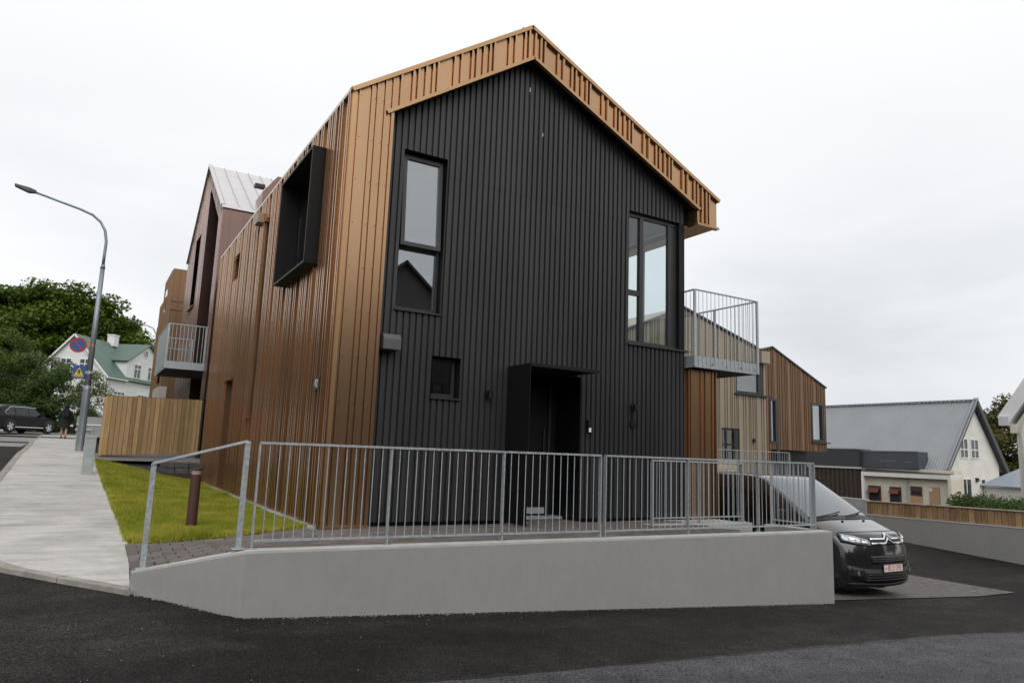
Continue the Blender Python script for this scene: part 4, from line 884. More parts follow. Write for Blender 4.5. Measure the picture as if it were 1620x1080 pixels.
# ------------------------------------------------------------------ street furniture
sl = thing('street_lamp', 'tall grey street lamp with long curved arm beside the pavement', 'street lamp', (-2.80, 14.48, .62))
px, py, pz = -2.80, 14.48, .62
q = MB(); q.tube([(px, py, pz-.1), (px, py, pz+1.75)], .105, 12); q.tube([(px, py, pz+1.75), (px, py, pz+1.86)], [.115, .09], 12); obj('base_tube', q, LAMPG, sl, smooth=False)
q = MB(); q.tube([(px, py, pz+1.8), (px, py, 5.95)], [.085, .062], 12); q.tube([(px, py, 5.93), (px, py, 6.05)], [.07, .05], 12); obj('pole', q, LAMPG, sl, smooth=True)
arm = [(px, py, 6.0), (px, py, 6.35), (px+.005, py, 6.75), (px-.06, py, 7.08), (px-.20, py, 7.32), (px-.42, py, 7.49), (px-.75, py, 7.60), (px-1.2, py, 7.70), (px-1.62, py, 7.80), (px-1.9, py, 7.86)]
q = MB(); q.tube(arm, [.042, .042, .04, .04, .038, .036, .035, .033, .032, .032], 10); obj('arm', q, LAMPG, sl, smooth=True)
q = MB(); e_ = Vector((px-1.86, py, 7.85)); q.add([(e_.x, py-.05, e_.z-.02), (e_.x, py+.05, e_.z-.02), (e_.x, py+.05, e_.z+.06), (e_.x, py-.05, e_.z+.06), (e_.x-.18, py-.11, e_.z-.03), (e_.x-.18, py+.11, e_.z-.03), (e_.x-.18, py+.1, e_.z+.10), (e_.x-.18, py-.1, e_.z+.10), (e_.x-.52, py-.10, e_.z+.085), (e_.x-.52, py+.10, e_.z+.085), (e_.x-.52, py+.08, e_.z+.145), (e_.x-.52, py-.08, e_.z+.145)],
    [(0, 1, 2, 3), (0, 4, 5, 1), (1, 5, 6, 2), (2, 6, 7, 3), (3, 7, 4, 0), (4, 8, 9, 5), (5, 9, 10, 6), (6, 10, 11, 7), (7, 11, 8, 4), (8, 11, 10, 9)]); obj('lamp_head', q, DKGREY, sl, bevel=.01)
# no-parking sign
def disc(mb, c, r0, r1, y, n=40):
    k = len(mb.v)
    for i in range(n):
        a = 2*math.pi*i/n; mb.v += [(c[0]+r0*math.cos(a), y, c[1]+r0*math.sin(a)), (c[0]+r1*math.cos(a), y, c[1]+r1*math.sin(a))]
    for i in range(n): a = k+2*i; b = k+2*((i+1) % n); mb.f.append((a, b, b+1, a+1))
ns = thing('no_parking_sign', 'round blue sign with red rim and diagonal bar on the lamp post', 'sign', (-3.15, 14.40, 3.61))
c_ = (-3.155, 3.61)
q = MB(); q.tube([(c_[0], 14.42, c_[1]), (c_[0], 14.40, c_[1])], .215, 40); obj('disc', q, SBLUE, ns)
q = MB(); disc(q, c_, .165, .215, 14.396); obj('rim', q, SRED, ns)
q = MB(); q.add([(c_[0]-.13, 14.395, c_[1]+.10), (c_[0]-.10, 14.395, c_[1]+.13), (c_[0]+.13, 14.395, c_[1]-.10), (c_[0]+.10, 14.395, c_[1]-.13)], [(0, 1, 2, 3)]); obj('diagonal_bar', q, SRED, ns)
q = MB(); q.box(-2.95, -2.72, 14.42, 14.45, 3.60, 3.66); q.tube([(px, py, 3.58), (px, py, 3.68)], .085, 12); obj('bracket', q, BRONZE_TRIM, ns)
ps = thing('crossing_sign', 'blue square pedestrian crossing sign with yellow triangle on the lamp post', 'sign', (-3.06, 14.40, 2.84))
q = MB(); q.box(-3.20, -2.905, 14.40, 14.42, 2.655, 3.035); obj('panel', q, SBLUE, ps)
q = MB(); q.poly([(-3.18, 14.396, 2.71), (-2.925, 14.396, 2.71), (-3.052, 14.396, 2.985)]); obj('triangle', q, SYEL, ps)
q = MB(); cx, cz = -3.052, 2.84
q.add([(cx-.012, 0, .06), (cx+.012, 0, .06), (cx+.012, 0, .085), (cx-.012, 0, .085)], [(0, 1, 2, 3)])
q.add([(cx-.02, 0, -.01), (cx+.02, 0, -.01), (cx+.016, 0, .055), (cx-.016, 0, .055)], [(0, 1, 2, 3)])
q.add([(cx-.045, 0, -.085), (cx-.025, 0, -.085), (cx+.012, 0, -.01), (cx-.012, 0, -.01)], [(0, 1, 2, 3)])
q.add([(cx+.03, 0, -.085), (cx+.048, 0, -.085), (cx+.016, 0, -.01), (cx-.006, 0, -.01)], [(0, 1, 2, 3)])
q.add([(cx-.05, 0, .0), (cx-.04, 0, -.01), (cx-.01, 0, .04), (cx-.016, 0, .052)], [(0, 1, 2, 3)]); q.add([(cx+.05, 0, .0), (cx+.04, 0, -.01), (cx+.01, 0, .04), (cx+.016, 0, .052)], [(0, 1, 2, 3)])
for i in range(5): q.add([(cx-.10+i*.045, 0, -.115), (cx-.075+i*.045, 0, -.115), (cx-.075+i*.045, 0, -.095), (cx-.10+i*.045, 0, -.095)], [(0, 1, 2, 3)])
q.v = [(x, 14.3935, z+cz) for x, y, z in q.v]; obj('walking_figure', q, SBLK, ps)
q = MB(); q.box(-2.905, -2.72, 14.42, 14.45, 2.83, 2.87); q.tube([(px, py, 2.81), (px, py, 2.9)], .085, 12); obj('bracket', q, GALV, ps)
# cabinet, bollard
cb = thing('utility_cabinet', 'narrow pale grey utility cabinet on the pavement edge', 'cabinet', (-2.6, 8.1, z_walk(8.1)))
q = MB(); q.box(-2.70, -2.495, 8.05, 8.22, z_walk(8.1)-.02, 1.045); obj('body', q, CABG, cb, bevel=.008)
q = MB(); q.box(-2.708, -2.487, 8.04, 8.23, 1.0, 1.062); obj('lid', q, CABG, cb, bevel=.008)
q = MB(); q.box(-2.66, -2.54, 8.044, 8.05, .42, .60); obj('label_plate', q, mat('pale_plate', (.42, .45, .44), .5), cb)
bo = thing('bollard_light', 'rust-brown cylindrical bollard light standing in the lawn', 'bollard', (-1.37, 1.35, -.15))
q = MB(); q.tube([(-1.37, 1.35, -.2), (-1.37, 1.35, .58)], .068, 24); obj('body', q, BOLL, bo, smooth=False)
q = MB(); q.tube([(-1.37, 1.35, .58), (-1.37, 1.35, .635)], .060, 24); obj('lens', q, mat('lens', (.30, .27, .24), .2, 0, .1), bo)
q = MB(); q.tube([(-1.37, 1.35, .635), (-1.37, 1.35, .665)], .072, 24); obj('cap', q, BOLL, bo)
# bench-like grey box further up by the fence
bb = thing('grey_bin', 'pale grey covered box standing by the far end of the wooden fence', 'bin', (-2.75, 19, .78))
q = MB(); q.box(-2.95, -2.55, 18.8, 19.2, .7, 1.22); obj('body', q, CABG, bb, bevel=.02); q = MB(); q.box(-3.0, -2.5, 18.75, 19.25, 1.22, 1.30); obj('lid', q, CAPC, bb, bevel=.01)
# far lamp arm peeking over the ochre house
fl = thing('street_lamp', 'distant street lamp with curved arm partly hidden by the ochre house', 'street lamp', (.9, 46.2, 1))
q = MB(); q.tube([(.95, 46.2, .9), (.95, 46.2, 7.6), (.9, 46.2, 8.3), (.65, 46.2, 8.75), (.2, 46.3, 8.93), (-.5, 46.4, 9.08)], [.09, .07, .05, .045, .04, .035], 8); obj('pole', q, LAMPG, fl, smooth=True)
q = MB(); q.box(-1.0, -.48, 46.3, 46.5, 9.03, 9.13); obj('lamp_head', q, DKGREY, fl, bevel=.02)

# ------------------------------------------------------------------ white house with green roof
K = Vector((-1.514, 65.44, 0)); th = math.radians(32)
WH = thing('white_house', 'white rendered house with green metal roof and round gable window behind the trees', 'house', (K.x, K.y, 1.0), math.radians(-32))
# local axes: +y = along side wall away (a), -x = along gable to the left
GW, ZE, ZA, DL = 6.6, 5.73, 9.32, 9.6
q = MB(); q.poly([(0, 0, -1.5), (-GW, 0, -1.5), (-GW, 0, ZE), (-GW/2, 0, ZA), (0, 0, ZE)]); q.quad((0, 0, -1.5), (0, DL, -1.5), (0, DL, ZE), (0, 0, ZE)); q.quad((-GW, 0, -1.5), (-GW, DL, -1.5), (-GW, DL, ZE), (-GW, 0, ZE)); q.poly([(0, DL, -1.5), (-GW, DL, -1.5), (-GW, DL, ZE), (-GW/2, DL, ZA), (0, DL, ZE)]); obj('wall', q, WHITEW, WH, world=False)
def roofslab(mb, a, b, c, d, t=.1):
    a, b, c, d = map(Vector, (a, b, c, d)); nrm = (b-a).cross(d-a).normalized()*t; mb.add([a, b, c, d, a+nrm, b+nrm, c+nrm, d+nrm], [(0, 1, 2, 3), (7, 6, 5, 4), (0, 4, 5, 1), (1, 5, 6, 2), (2, 6, 7, 3), (3, 7, 4, 0)])
sl_ = (ZA-ZE)/(GW/2); ov = .28
q = MB(); roofslab(q, (ov, -.25, ZE-ov*sl_), (ov, DL+.25, ZE-ov*sl_), (-GW/2, DL+.25, ZA), (-GW/2, -.25, ZA)); roofslab(q, (-GW/2, -.25, ZA), (-GW/2, DL+.25, ZA), (-GW-ov, DL+.25, ZE-ov*sl_), (-GW-ov, -.25, ZE-ov*sl_)); r1 = obj('roof', q, GREENR, WH, world=False)
for i in range(16): y = -.15+i*.62; q = MB(); q.bar((ov, y, ZE-ov*sl_+.11), (-GW/2, y, ZA+.11), .03, .04); obj('seam', q, GREENR, r1, world=False)
q = MB(); q.bar((ov+.02, -.27, ZE-ov*sl_), (-GW/2, -.27, ZA), .03, .16); q.bar((-GW/2, -.27, ZA), (-GW-ov, -.27, ZE-ov*sl_), .03, .16); obj('barge_board', q, WHITEP, r1, world=False)
q = MB(); q.tube([(ov+.05, -.2, ZE-ov*sl_), (ov+.05, 3.0, ZE-ov*sl_)], .06, 8); obj('gutter', q, WHITEP, r1, world=False)
# cross gable on the side
c0, c1, cm, ca, ce = 3.0, 9.6, 6.45, 9.45, 7.55
q = MB(); q.poly([(.04, c0, ZE-.6), (.04, c1+.3, ZE-.6), (.04, c1+.3, ce), (.04, cm, ca), (.04, c0, ce)]); q.quad((.04, c0, ZE-.6), (-1.8, c0, ZE-.6), (-1.8, c0, ce), (.04, c0, ce)); obj('cross_gable', q, WHITEW, WH, world=False)
q = MB(); s2 = (ca-ce)/(cm-c0); roofslab(q, (.3, c0-.3, ce-.3*s2), (.3, cm, ca), (-GW/2, cm, ca), (-GW/2, c0-.3, ce-.3*s2), -.1); roofslab(q, (.3, cm, ca), (.3, c1+.6, ce-.3*s2), (-GW/2, c1+.6, ce-.3*s2), (-GW/2, cm, ca), -.1); obj('cross_roof', q, GREENR, WH, world=False)
q = MB(); q.box(-GW/2-.1, -GW/2+.6, 5.0, 5.8, ZA-.3, ZA+.75); q.box(-GW/2-.15, -GW/2+.65, 4.95, 5.85, ZA+.75, ZA+.87); obj('chimney', q, WHITEW, WH, world=False)
def pane_window(parent, c, u_, v_, n_, w, h_, cols=2, rows=(.34,), fr=WHITEP, gl=GLASSD, t=.07, dep=.05):
    c = Vector(c); u_ = Vector(u_); v_ = Vector(v_); n_ = Vector(n_)
    q = MB()
    def b_(a0, a1, b0, b1, d0, d1):
        P = [c+u_*x+v_*y_+n_*z for z in (d0, d1) for y_ in (b0, b1) for x in (a0, a1)]
        q.add(P, [(0, 2, 3, 1), (4, 5, 7, 6), (0, 1, 5, 4), (2, 6, 7, 3), (0, 4, 6, 2), (1, 3, 7, 5)])
    b_(-w/2, w/2, -h_/2, -h_/2+t, 0, dep); b_(-w/2, w/2, h_/2-t, h_/2, 0, dep); b_(-w/2, -w/2+t, -h_/2+t, h_/2-t, 0, dep); b_(w/2-t, w/2, -h_/2+t, h_/2-t, 0, dep)
    for i in range(1, cols): x = -w/2+w*i/cols; b_(x-t/2, x+t/2, -h_/2+t, h_/2-t, 0, dep-.004)
    for r_ in rows: y_ = h_/2-h_*r_; b_(-w/2+t, w/2-t, y_-t/2, y_+t/2, 0, dep-.008)
    o = obj('window', q, fr, parent, world=False)
    q2 = MB(); P = [c+u_*x+v_*y_+n_*(.012) for x, y_ in ((-w/2+t/2, -h_/2+t/2), (w/2-t/2, -h_/2+t/2), (w/2-t/2, h_/2-t/2), (-w/2+t/2, h_/2-t/2))]
    q2.poly(P); obj('pane', q2, GLASSDK, o, world=False); return o
GLASSDK = mat('dark_pane', (.03, .034, .038), .08, 0, .3, 1.2, spec=.8)
for x in (-3.87-.05, -2.15): pane_window(WH, (x, 0, 6.42), (1, 0, 0), (0, 0, 1), (0, -1, 0), 1.05, 1.38)
for y, z, w, h_ in ((4.86, 6.54, 1.25, 1.4), (7.4, 6.54, 1.25, 1.4)): pane_window(WH, (.045, y, z), (0, 1, 0), (0, 0, 1), (1, 0, 0), w, h_)
for y, z, w, h_ in ((2.2, 3.85, 1.8, 1.0), (6.3, 3.85, 1.8, 1.0)): pane_window(WH, (.045, y, z), (0, 1, 0), (0, 0, 1), (1, 0, 0), w, h_, 3)
for x in (-4.2, -1.7): pane_window(WH, (x, 0, 3.2), (1, 0, 0), (0, 0, 1), (0, -1, 0), 1.2, 1.3)
q = MB(); cy_, cz_ = 6.2, 8.45
for i in range(24):
    a = 2*math.pi*i/24; b = 2*math.pi*(i+1)/24
    P = [(.10, cy_+r_*math.cos(t), cz_+r_*math.sin(t)) for t, r_ in ((a, .30), (b, .30), (b, .40), (a, .40))]; q.quad(*P)
q.box(.08, .1, cy_-.3, cy_+.3, cz_-.03, cz_+.03); q.box(.08, .1, cy_-.03, cy_+.03, cz_-.3, cz_+.3); rw_ = obj('round_window', q, WHITEP, WH, world=False)
q = MB(); q.tube([(.05, cy_, cz_), (.06, cy_, cz_)], .32, 24); obj('pane', q, GLASSDK, rw_, world=False)
gd = thing('garden_wall', 'low grey garden wall with white posts in front of the white house', 'wall', (-2.2, 44, .95))
q = MB(); q.box(-3.2, -1.25, 43.9, 44.1, .7, 2.3); obj('panel', q, mat('grey_panel', (.33, .33, .34), .8), gd); q = MB(); q.box(-1.25, -1.1, 43.85, 44.1, .7, 3.1); q.box(-3.2, -1.25, 43.86, 43.9, 1.75, 1.83); obj('rail', q, WHITEP, gd)

# ------------------------------------------------------------------ tan house behind the balcony
TY = 8.5
T = thing('tan_house', 'beige ribbed metal house with corner window seen behind the balcony', 'house', (15, 11, -.9))
def tz(x): return 6.2-(x-14.6)*.276 if x > 14.6 else 6.2-(14.6-x)*.42
tan_h = [(17.15, 18.62, 3.44, 4.62), (16.45, 17.35, -.2, 2.17)]
pt = prof_b(8, 20, .03, .034, .2)
sheets('front_sheet', T, TAN, (0, TY, 0), EX, (0, -1, 0), 10.5, 18.78, const(-1.2), lambda x: tz(x) if x < 18.2 else min(tz(x), 5.2), pt, MODL, tan_h, .2)
q = MB(); q.box(18.3, 18.76, TY-.25, 14, 4.62, 5.06); obj('eave_box', q, TAN, T)
q = MB(); q.quad((18.78, TY, -1.2), (18.78, 14, -1.2), (18.78, 14, 4.7), (18.78, TY, 4.7)); q.quad((10.5, TY, -1.2), (10.5, 14, -1.2), (10.5, 14, 4.4), (10.5, TY, 4.4)); obj('side_wall', q, TAN, T)
q = MB(); q.quad((10.4, TY-.05, tz(10.4)+.03), (14.6, TY-.05, 6.23), (14.6, 14, 6.23), (10.4, 14, tz(10.4)+.03)); q.quad((14.6, TY-.05, 6.23), (18.8, TY-.05, tz(18.8)+.03), (18.8, 14, tz(18.8)+.03), (14.6, 14, 6.23)); obj('roof', q, TAN, T)
q = MB(); q.bar((14.6, TY-.05, 6.22), (18.3, TY-.05, tz(18.3)+.02), .06, .07); q.bar((10.4, TY-.05, tz(10.4)), (14.6, TY-.05, 6.22), .06, .07); obj('roof_trim', q, FRAME, T)
q = MB(); frame4(q, 17.15, 18.62, 3.44, 4.62, TY-.01, TY+.08, .09); q.box(18.35, 18.62, TY-.012, TY+.08, 3.53, 4.53); q.box(17.1, 18.95, TY-.1, TY+.0, 3.39, 3.438); w_ = obj('window', q, FRAME, T)
q = MB(); q.box(17.24, 18.35, TY+.03, TY+.04, 3.53, 4.53); obj('pane', q, GLASSW, w_)
q = MB(); frame4(q, 16.45, 17.35, -.2, 2.17, TY+.03, TY+.1, .07); q.box(16.52, 17.2, TY+.03, TY+.09, 1.55, 1.62); q.box(16.68, 16.75, TY+.03, TY+.09, -.13, 2.1); q.box(17.08, 17.28, TY+.0, TY+.05, -.13, 2.1); w_ = obj('door', q, FRAME, T)
q = MB(); q.box(16.5, 17.1, TY+.06, TY+.07, -.13, 2.1); obj('pane', q, GLASSW, w_)
q = MB(); q.box(17.98, 18.06, TY-.12, TY-.03, 1.70, 1.84); obj('wall_lamp', q, SBLK, T)
q = MB(); q.box(10.6, 18.7, TY+.4, TY+.5, -1, 5); obj('inner_wall', q, ROOMD, T)
q = MB(); q.box(12, 19.2, 6.7, TY-.02, -1.5, .28); tt = obj('terrace_base', q, CONC2); tag(tt, 'concrete terrace base in front of the beige house', 'terrace')
railing('railing', 'distant galvanised railing in front of the beige house', (15.0, 7.75), (19.05, 7.75), 1.40, [0, .33, .66, 1], zb=.28, bars=.12, post_w=.08)
# ------------------------------------------------------------------ russet house
BY = 13.0
RH = thing('russet_house', 'russet-brown ribbed metal house right of the beige one with corner window', 'house', (25, 16, -.9))
def bz_(x): return 6.39-(x-24.67)*.417 if x > 24.67 else 6.39-(24.67-x)*.3
rh_h = [(24.42, 24.92, 1.9, 3.95), (27.42, 28.33, 2.09, 3.95)]
sheets('front_sheet', RH, RUST, (0, BY, 0), EX, (0, -1, 0), 19.5, 28.55, const(1.62), bz_, prof_b(19, 30, .04, .05, .1), MODL, rh_h, .1)
sheets('front_sheet', RH, RUST, (0, BY, 0), EX, (0, -1, 0), 19.5, 24.45, const(-1.2), const(1.62), prof_b(19, 30, .04, .05, .1), MODL, (), .1)
q = MB(); q.quad((28.55, BY, 1.62), (28.55, 19, 1.62), (28.55, 19, 4.77), (28.55, BY, 4.77)); q.quad((24.45, BY, -1.2), (24.45, 19, -1.2), (24.45, 19, 1.62), (24.45, BY, 1.62)); q.quad((24.45, BY, 1.62), (28.55, BY, 1.62), (28.55, 19, 1.62), (24.45, 19, 1.62)); q.quad((19.5, BY, -1.2), (19.5, 19, -1.2), (19.5, 19, 4.8), (19.5, BY, 4.8)); obj('side_wall', q, RUST, RH)
q = MB(); q.quad((19.4, BY-.05, bz_(19.4)+.03), (24.67, BY-.05, 6.42), (24.67, 19, 6.42), (19.4, 19, bz_(19.4)+.03)); q.quad((24.67, BY-.05, 6.42), (28.6, BY-.05, bz_(28.6)+.03), (28.6, 19, bz_(28.6)+.03), (24.67, 19, 6.42)); obj('roof', q, RUST, RH)
q = MB(); q.bar((24.67, BY-.06, 6.41), (28.62, BY-.06, bz_(28.62)+.02), .06, .07); q.bar((19.5, BY-.06, bz_(19.5)), (24.67, BY-.06, 6.41), .06, .07); obj('roof_trim', q, FRAME, RH)
for a, b, c, d_ in rh_h:
    q = MB(); frame4(q, a, b, c, d_, BY-.06, BY+.1, .10); w_ = obj('window', q, FRAME, RH); q = MB(); q.box(a+.09, b-.09, BY+.03, BY+.04, c+.09, d_-.09); obj('pane', q, GLASSW, w_)
q = MB(); q.box(24.90, 25.05, BY-.05, BY+.1, -1, 3.95); q.box(27.35, 28.75, BY-.12, BY, 2.02, 2.075); obj('sill', q, FRAME, RH)
q = MB(); q.box(19.6, 28.5, BY+.5, BY+.6, 1.7, 4.7); obj('inner_wall', q, ROOMW, RH)
q = MB(); q.box(24.5, 28.4, 14, 18.9, -1.2, 1.6); obj('ground_storey', q, SBLK, RH)

# ------------------------------------------------------------------ cream house with grey roof and its annex
CH = thing('cream_house', 'cream rendered house with steep grey corrugated roof on the right', 'house', (48.2, 20, -1.0))
cx0, cx1, cy0, cy1, cze, cza, cax = 45.0, 51.5, 16.03, 30, 1.53, 5.62, 48.45
q = MB(); q.poly([(cx0, cy0, -2), (cx1, cy0, -2), (cx1, cy0, cze), (cax, cy0, cza-.25), (cx0, cy0, cze)]); q.quad((cx0, cy0, -2), (cx0, cy1, -2), (cx0, cy1, cze), (cx0, cy0, cze)); q.quad((cx1, cy0, -2), (cx1, cy1, -2), (cx1, cy1, cze), (cx1, cy0, cze)); q.poly([(cx0, cy1, -2), (cx1, cy1, -2), (cx1, cy1, cze), (cax, cy1, cza-.25), (cx0, cy1, cze)]); obj('wall', q, CREAMW, CH)
sl1 = (cza-cze)/(cax-cx0)
def corr(mb, A, Bv, C_, D_, per, amp):      # corrugated quad: A->B along eave, D,C at ridge
    A, Bv, C_, D_ = map(Vector, (A, Bv, C_, D_)); nrm = (Bv-A).cross(D_-A).normalized(); Ln = (Bv-A).length; n_ = int(Ln/per*4)
    k = len(mb.v)
    for i in range(n_+1):
        t = i/n_; o_ = nrm*amp*math.sin(i*math.pi/2)
        mb.v += [tuple(A.lerp(Bv, t)+o_), tuple(D_.lerp(C_, t)+o_)]
    for i in range(n_): a = k+2*i; mb.f.append((a, a+2, a+3, a+1))
q = MB(); corr(q, (cx0-.55, cy0-.35, cze-.55*sl1), (cx0-.55, cy1, cze-.55*sl1), (cax, cy1, cza), (cax, cy0-.35, cza), .19, .013); corr(q, (cx1+.5, cy0-.35, cze-.5*sl1), (cx1+.5, cy1, cze-.5*sl1), (cax, cy1, cza), (cax, cy0-.35, cza), .3, .03); rr = obj('roof', q, GREYR, CH, recalc=False)
q = MB(); q.bar((cx0-.6, cy0-.36, cze-.6*sl1), (cax, cy0-.36, cza), .06, .3); q.bar((cax, cy0-.36, cza), (cx1+.55, cy0-.36, cze-.55*sl1), .06, .3); obj('barge_board', q, DKGREY, rr)
q = MB(); q.bar((cx0-.6, cy0-.33, cze-.6*sl1+.17), (cax, cy0-.33, cza+.17), .3, .04); q.bar((cax, cy0-.4, cza+.06), (cax, cy1, cza+.06), .35, .06); obj('ridge_flashing', q, GREYR, rr)
q = MB(); q.quad((cax, cy0-.34, cza-.12), (cx1+.5, cy0-.34, cze-.5*sl1-.12), (cx1+.5, cy0, cze-.5*sl1-.12), (cax, cy0, cza-.12)); q.box(cx0-.68, cx0-.5, cy0-.3, cy1, cze-.62*sl1-.08, cze-.62*sl1+.08); obj('eave_gutter', q, DKGREY2, rr)
pane_window(CH, (46.98+.12-48.2, 16.03-20, 2.40+1.0), (1, 0, 0), (0, 0, 1), (0, -1, 0), 1.02, 1.32, 2, (.55,))
pane_window(CH, (48.45-48.2, 16.03-20, 2.40+1.0), (1, 0, 0), (0, 0, 1), (0, -1, 0), 1.02, 1.32, 2, (.55,))
pane_window(CH, (47.2-48.2, 16.03-20, -.25+1.0), (1, 0, 0), (0, 0, 1), (0, -1, 0), 1.2, 1.4, 2, (), WHITEP)
pane_window(CH, (49.3-48.2, 16.03-20, -.25+1.0), (1, 0, 0), (0, 0, 1), (0, -1, 0), .6, 1.4, 1, (), WHITEP)
q = MB(); q.box(48.35, 48.6, 15.9, 16.03, .25, .5); obj('wall_lamp', q, SBLK, CH)
q = MB(); q.tube([(cx0+.1, cy0-.06, cze-.2), (cx0+.1, cy0-.06, -1.5)], .05, 8); obj('downpipe', q, WHITEP, CH)
AN = thing('cream_annex', 'low cream flat-roofed annex with oxblood windows and tan doors', 'annex', (44, 18, -1.5))
ax = 43.5
q = MB(); q.box(ax+.4, 45.0, 15.3, 21.0, -2.5, .45); obj('wall', q, CREAMW2, AN)
q = MB(); q.box(ax, 45.0, 15.06, 21.0, .36, .60); q.box(ax+.05, 45.0, 15.1, 21.0, .60, .66); obj('canopy_fascia', q, CREAMW, AN)
q = MB(); q.box(ax+.5, 45.02, 15.1, 21.2, .66, .93); obj('parapet', q, CREAMW2, AN)
q = MB(); q.add([(ax+.0, 15.08, .66), (ax+.0, 20.9, .66), (ax+.5, 20.9, .84), (ax+.5, 15.08, .72)], [(0, 1, 2, 3)]); obj('felt_roof', q, DKGREY2, AN)
q = MB(); q.box(ax, 45, 15.06, 15.25, -2.5, .36); obj('wing_wall', q, CREAMW2, AN)
q = MB(); q.box(ax, ax+.4, 20.85, 21.0, -2.5, .36); obj('wing_wall', q, WHITEP, AN)
for a, b in ((19.85, 20.72), (18.45, 19.22)):
    q = MB(); y0_, y1_ = a, b; q.box(ax+.33, ax+.398, y0_, y1_, -.36, -.28); q.box(ax+.33, ax+.398, y0_, y0_+.1, -1.6, -.36); q.box(ax+.33, ax+.398, y1_-.1, y1_, -1.6, -.36); q.box(ax+.33, ax+.398, y0_+.1, y1_-.1, -.78, -.70); w_ = obj('window', q, REDFR, AN)
    q = MB(); q.box(ax+.37, ax+.38, y0_+.1, y1_-.1, -1.6, -.36); obj('pane', q, GLASSDK, w_)
    q = MB(); q.add([(ax+.3, y0_+.05, -.40), (ax+.3, y1_-.05, -.40), (ax+.05, y1_-.05, -.72), (ax+.05, y0_+.05, -.72)], [(0, 1, 2, 3)]); obj('hopper_sash', q, REDFR, w_)
q = MB(); q.box(ax+.34, ax+.398, 17.07, 17.81, -.78, -.17); w_ = obj('transom_window', q, REDFR, AN); q = MB(); q.box(ax+.33, ax+.339, 17.15, 17.73, -.68, -.3); obj('pane', q, GLASSDK, w_)
q = MB(); q.box(ax+.34, ax+.398, 17.07, 17.81, -2.5, -.785); obj('door', q, TANDOOR, AN)
q = MB(); q.box(ax+.34, ax+.398, 15.96, 16.6, -2.5, -.15); dd = obj('door', q, TANDOOR, AN); q = MB(); q.box(ax+.3, ax+.34, 16.5, 16.55, -1.4, -1.15); obj('handle', q, FRAME, dd)
q = MB(); q.box(ax+.32, ax+.34, 16.42, 16.58, -.42, -.22); obj('door_notice', q, WHITEP, dd)
q = MB(); q.tube([(ax+.3, 18.0, .36), (ax+.3, 18.0, -2.4)], .05, 8); obj('downpipe', q, CABG, AN)
CB = thing('charcoal_block', 'charcoal metal flat-roofed block in front of the grey corrugated roof', 'building', (44.2, 22, -1.5))
q = MB(); q.box(43.85, 44.98, 17.2, 21.15, .935, 2.05); obj('parapet', q, DKGREY, CB)
q = MB(); q.box(43.55, 44.98, 21.15, 27.5, .935, 2.16); obj('parapet', q, DKGREY2, CB)  # darker tone paints in the shade of a face turned another way
q = MB(); q.bar((43.84, 17.19, 2.06), (43.84, 21.15, 2.06), .06, .06); q.bar((43.54, 21.14, 2.17), (43.54, 27.5, 2.17), .06, .06); q.bar((43.84, 17.6, 1.35), (43.84, 18.1, 1.35), .02, .03); q.bar((43.84, 18.7, 1.4), (43.84, 19.8, 1.4), .02, .03); obj('edge_trim', q, GREYR, CB)
sheets('brown_sheet', CB, DKBROWN, (43.7, 0, 0), EY, (-1, 0, 0), 21.2, 28, const(-2.5), const(.80), prof_k(21, 28, .35, .2, .05), 1.2)
q = MB(); q.box(43.55, 45, 21.15, 28, .80, .93); obj('eave_band', q, CAPC, CB)

# ------------------------------------------------------------------ white house at the right edge, shed
EH = thing('edge_house', 'cream house with white roof, gutter and downpipe cut off at the right edge', 'house', (28, -1, -.9))
ey1, ey0, eya, eza = 2.75, -5.0, -1.1, 8.2
q = MB(); q.poly([(24.36, ey1, -1), (24.36, ey0, -1), (24.36, ey0, 2.6), (24.36, eya, eza), (24.36, ey1, 2.6)]); q.quad((24.36, ey1, -1), (34, ey1, -1), (34, ey1, 2.6), (24.36, ey1, 2.6)); q.quad((24.36, ey0, -1), (34, ey0, -1), (34, ey0, 2.6), (24.36, ey0, 2.6)); q.poly([(34, ey1, -1), (34, ey0, -1), (34, ey0, 2.6), (34, eya, eza), (34, ey1, 2.6)]); obj('wall', q, mat('pale_cream', (.66, .64, .56), .8, 0, .05), EH)
es = (eza-2.6)/(ey1-eya)
q = MB(); roofslab(q, (24.22, ey1+.25, 2.75), (24.22, eya, eza+.5), (34, eya, eza+.5), (34, ey1+.25, 2.75), -.14); roofslab(q, (24.22, eya, eza+.5), (24.22, ey0-.25, 2.75), (34, ey0-.25, 2.75), (34, eya, eza+.5), -.14); er = obj('roof', q, WHITEP, EH)
q = MB(); q.box(24.1, 34, ey1+.12, ey1+.42, 2.55, 2.86); obj('gutter', q, mat('gutter_grey', (.55, .57, .6), .5), er)
q = MB(); q.bar((24.19, ey1+.32, 2.72), (24.19, eya, eza+.42), .05, .42); obj('barge_board', q, WHITEP, er)
q = MB(); q.tube([(24.28, ey1-.45, 2.85), (24.26, ey1-.3, 2.55), (24.27, ey1-.22, 2.35), (24.27, ey1-.22, -.8)], .05, 8); obj('downpipe', q, WHITEP, EH, smooth=True)
q = MB(); q.box(24.2, 24.36, ey1-.06, ey1+.12, 2.3, 2.6); obj('eave_bracket', q, CREAMW2, EH)
pane_window(EH, (24.35-28, -1.1+1, 2.0+.9), (0, -1, 0), (0, 0, 1), (-1, 0, 0), 1.2, 1.4)
SH = thing('garden_shed', 'small shed with pale blue-grey roof behind the hedge on the right', 'shed', (50.5, 13.2, -1.2))
q = MB(); q.box(49.2, 53, 12.6, 16, -1.5, -.05); obj('wall', q, CREAMW, SH); q = MB(); q.box(48.95, 53.2, 12.35, 12.62, -.25, -.02); obj('fascia', q, DKGREY2, SH)
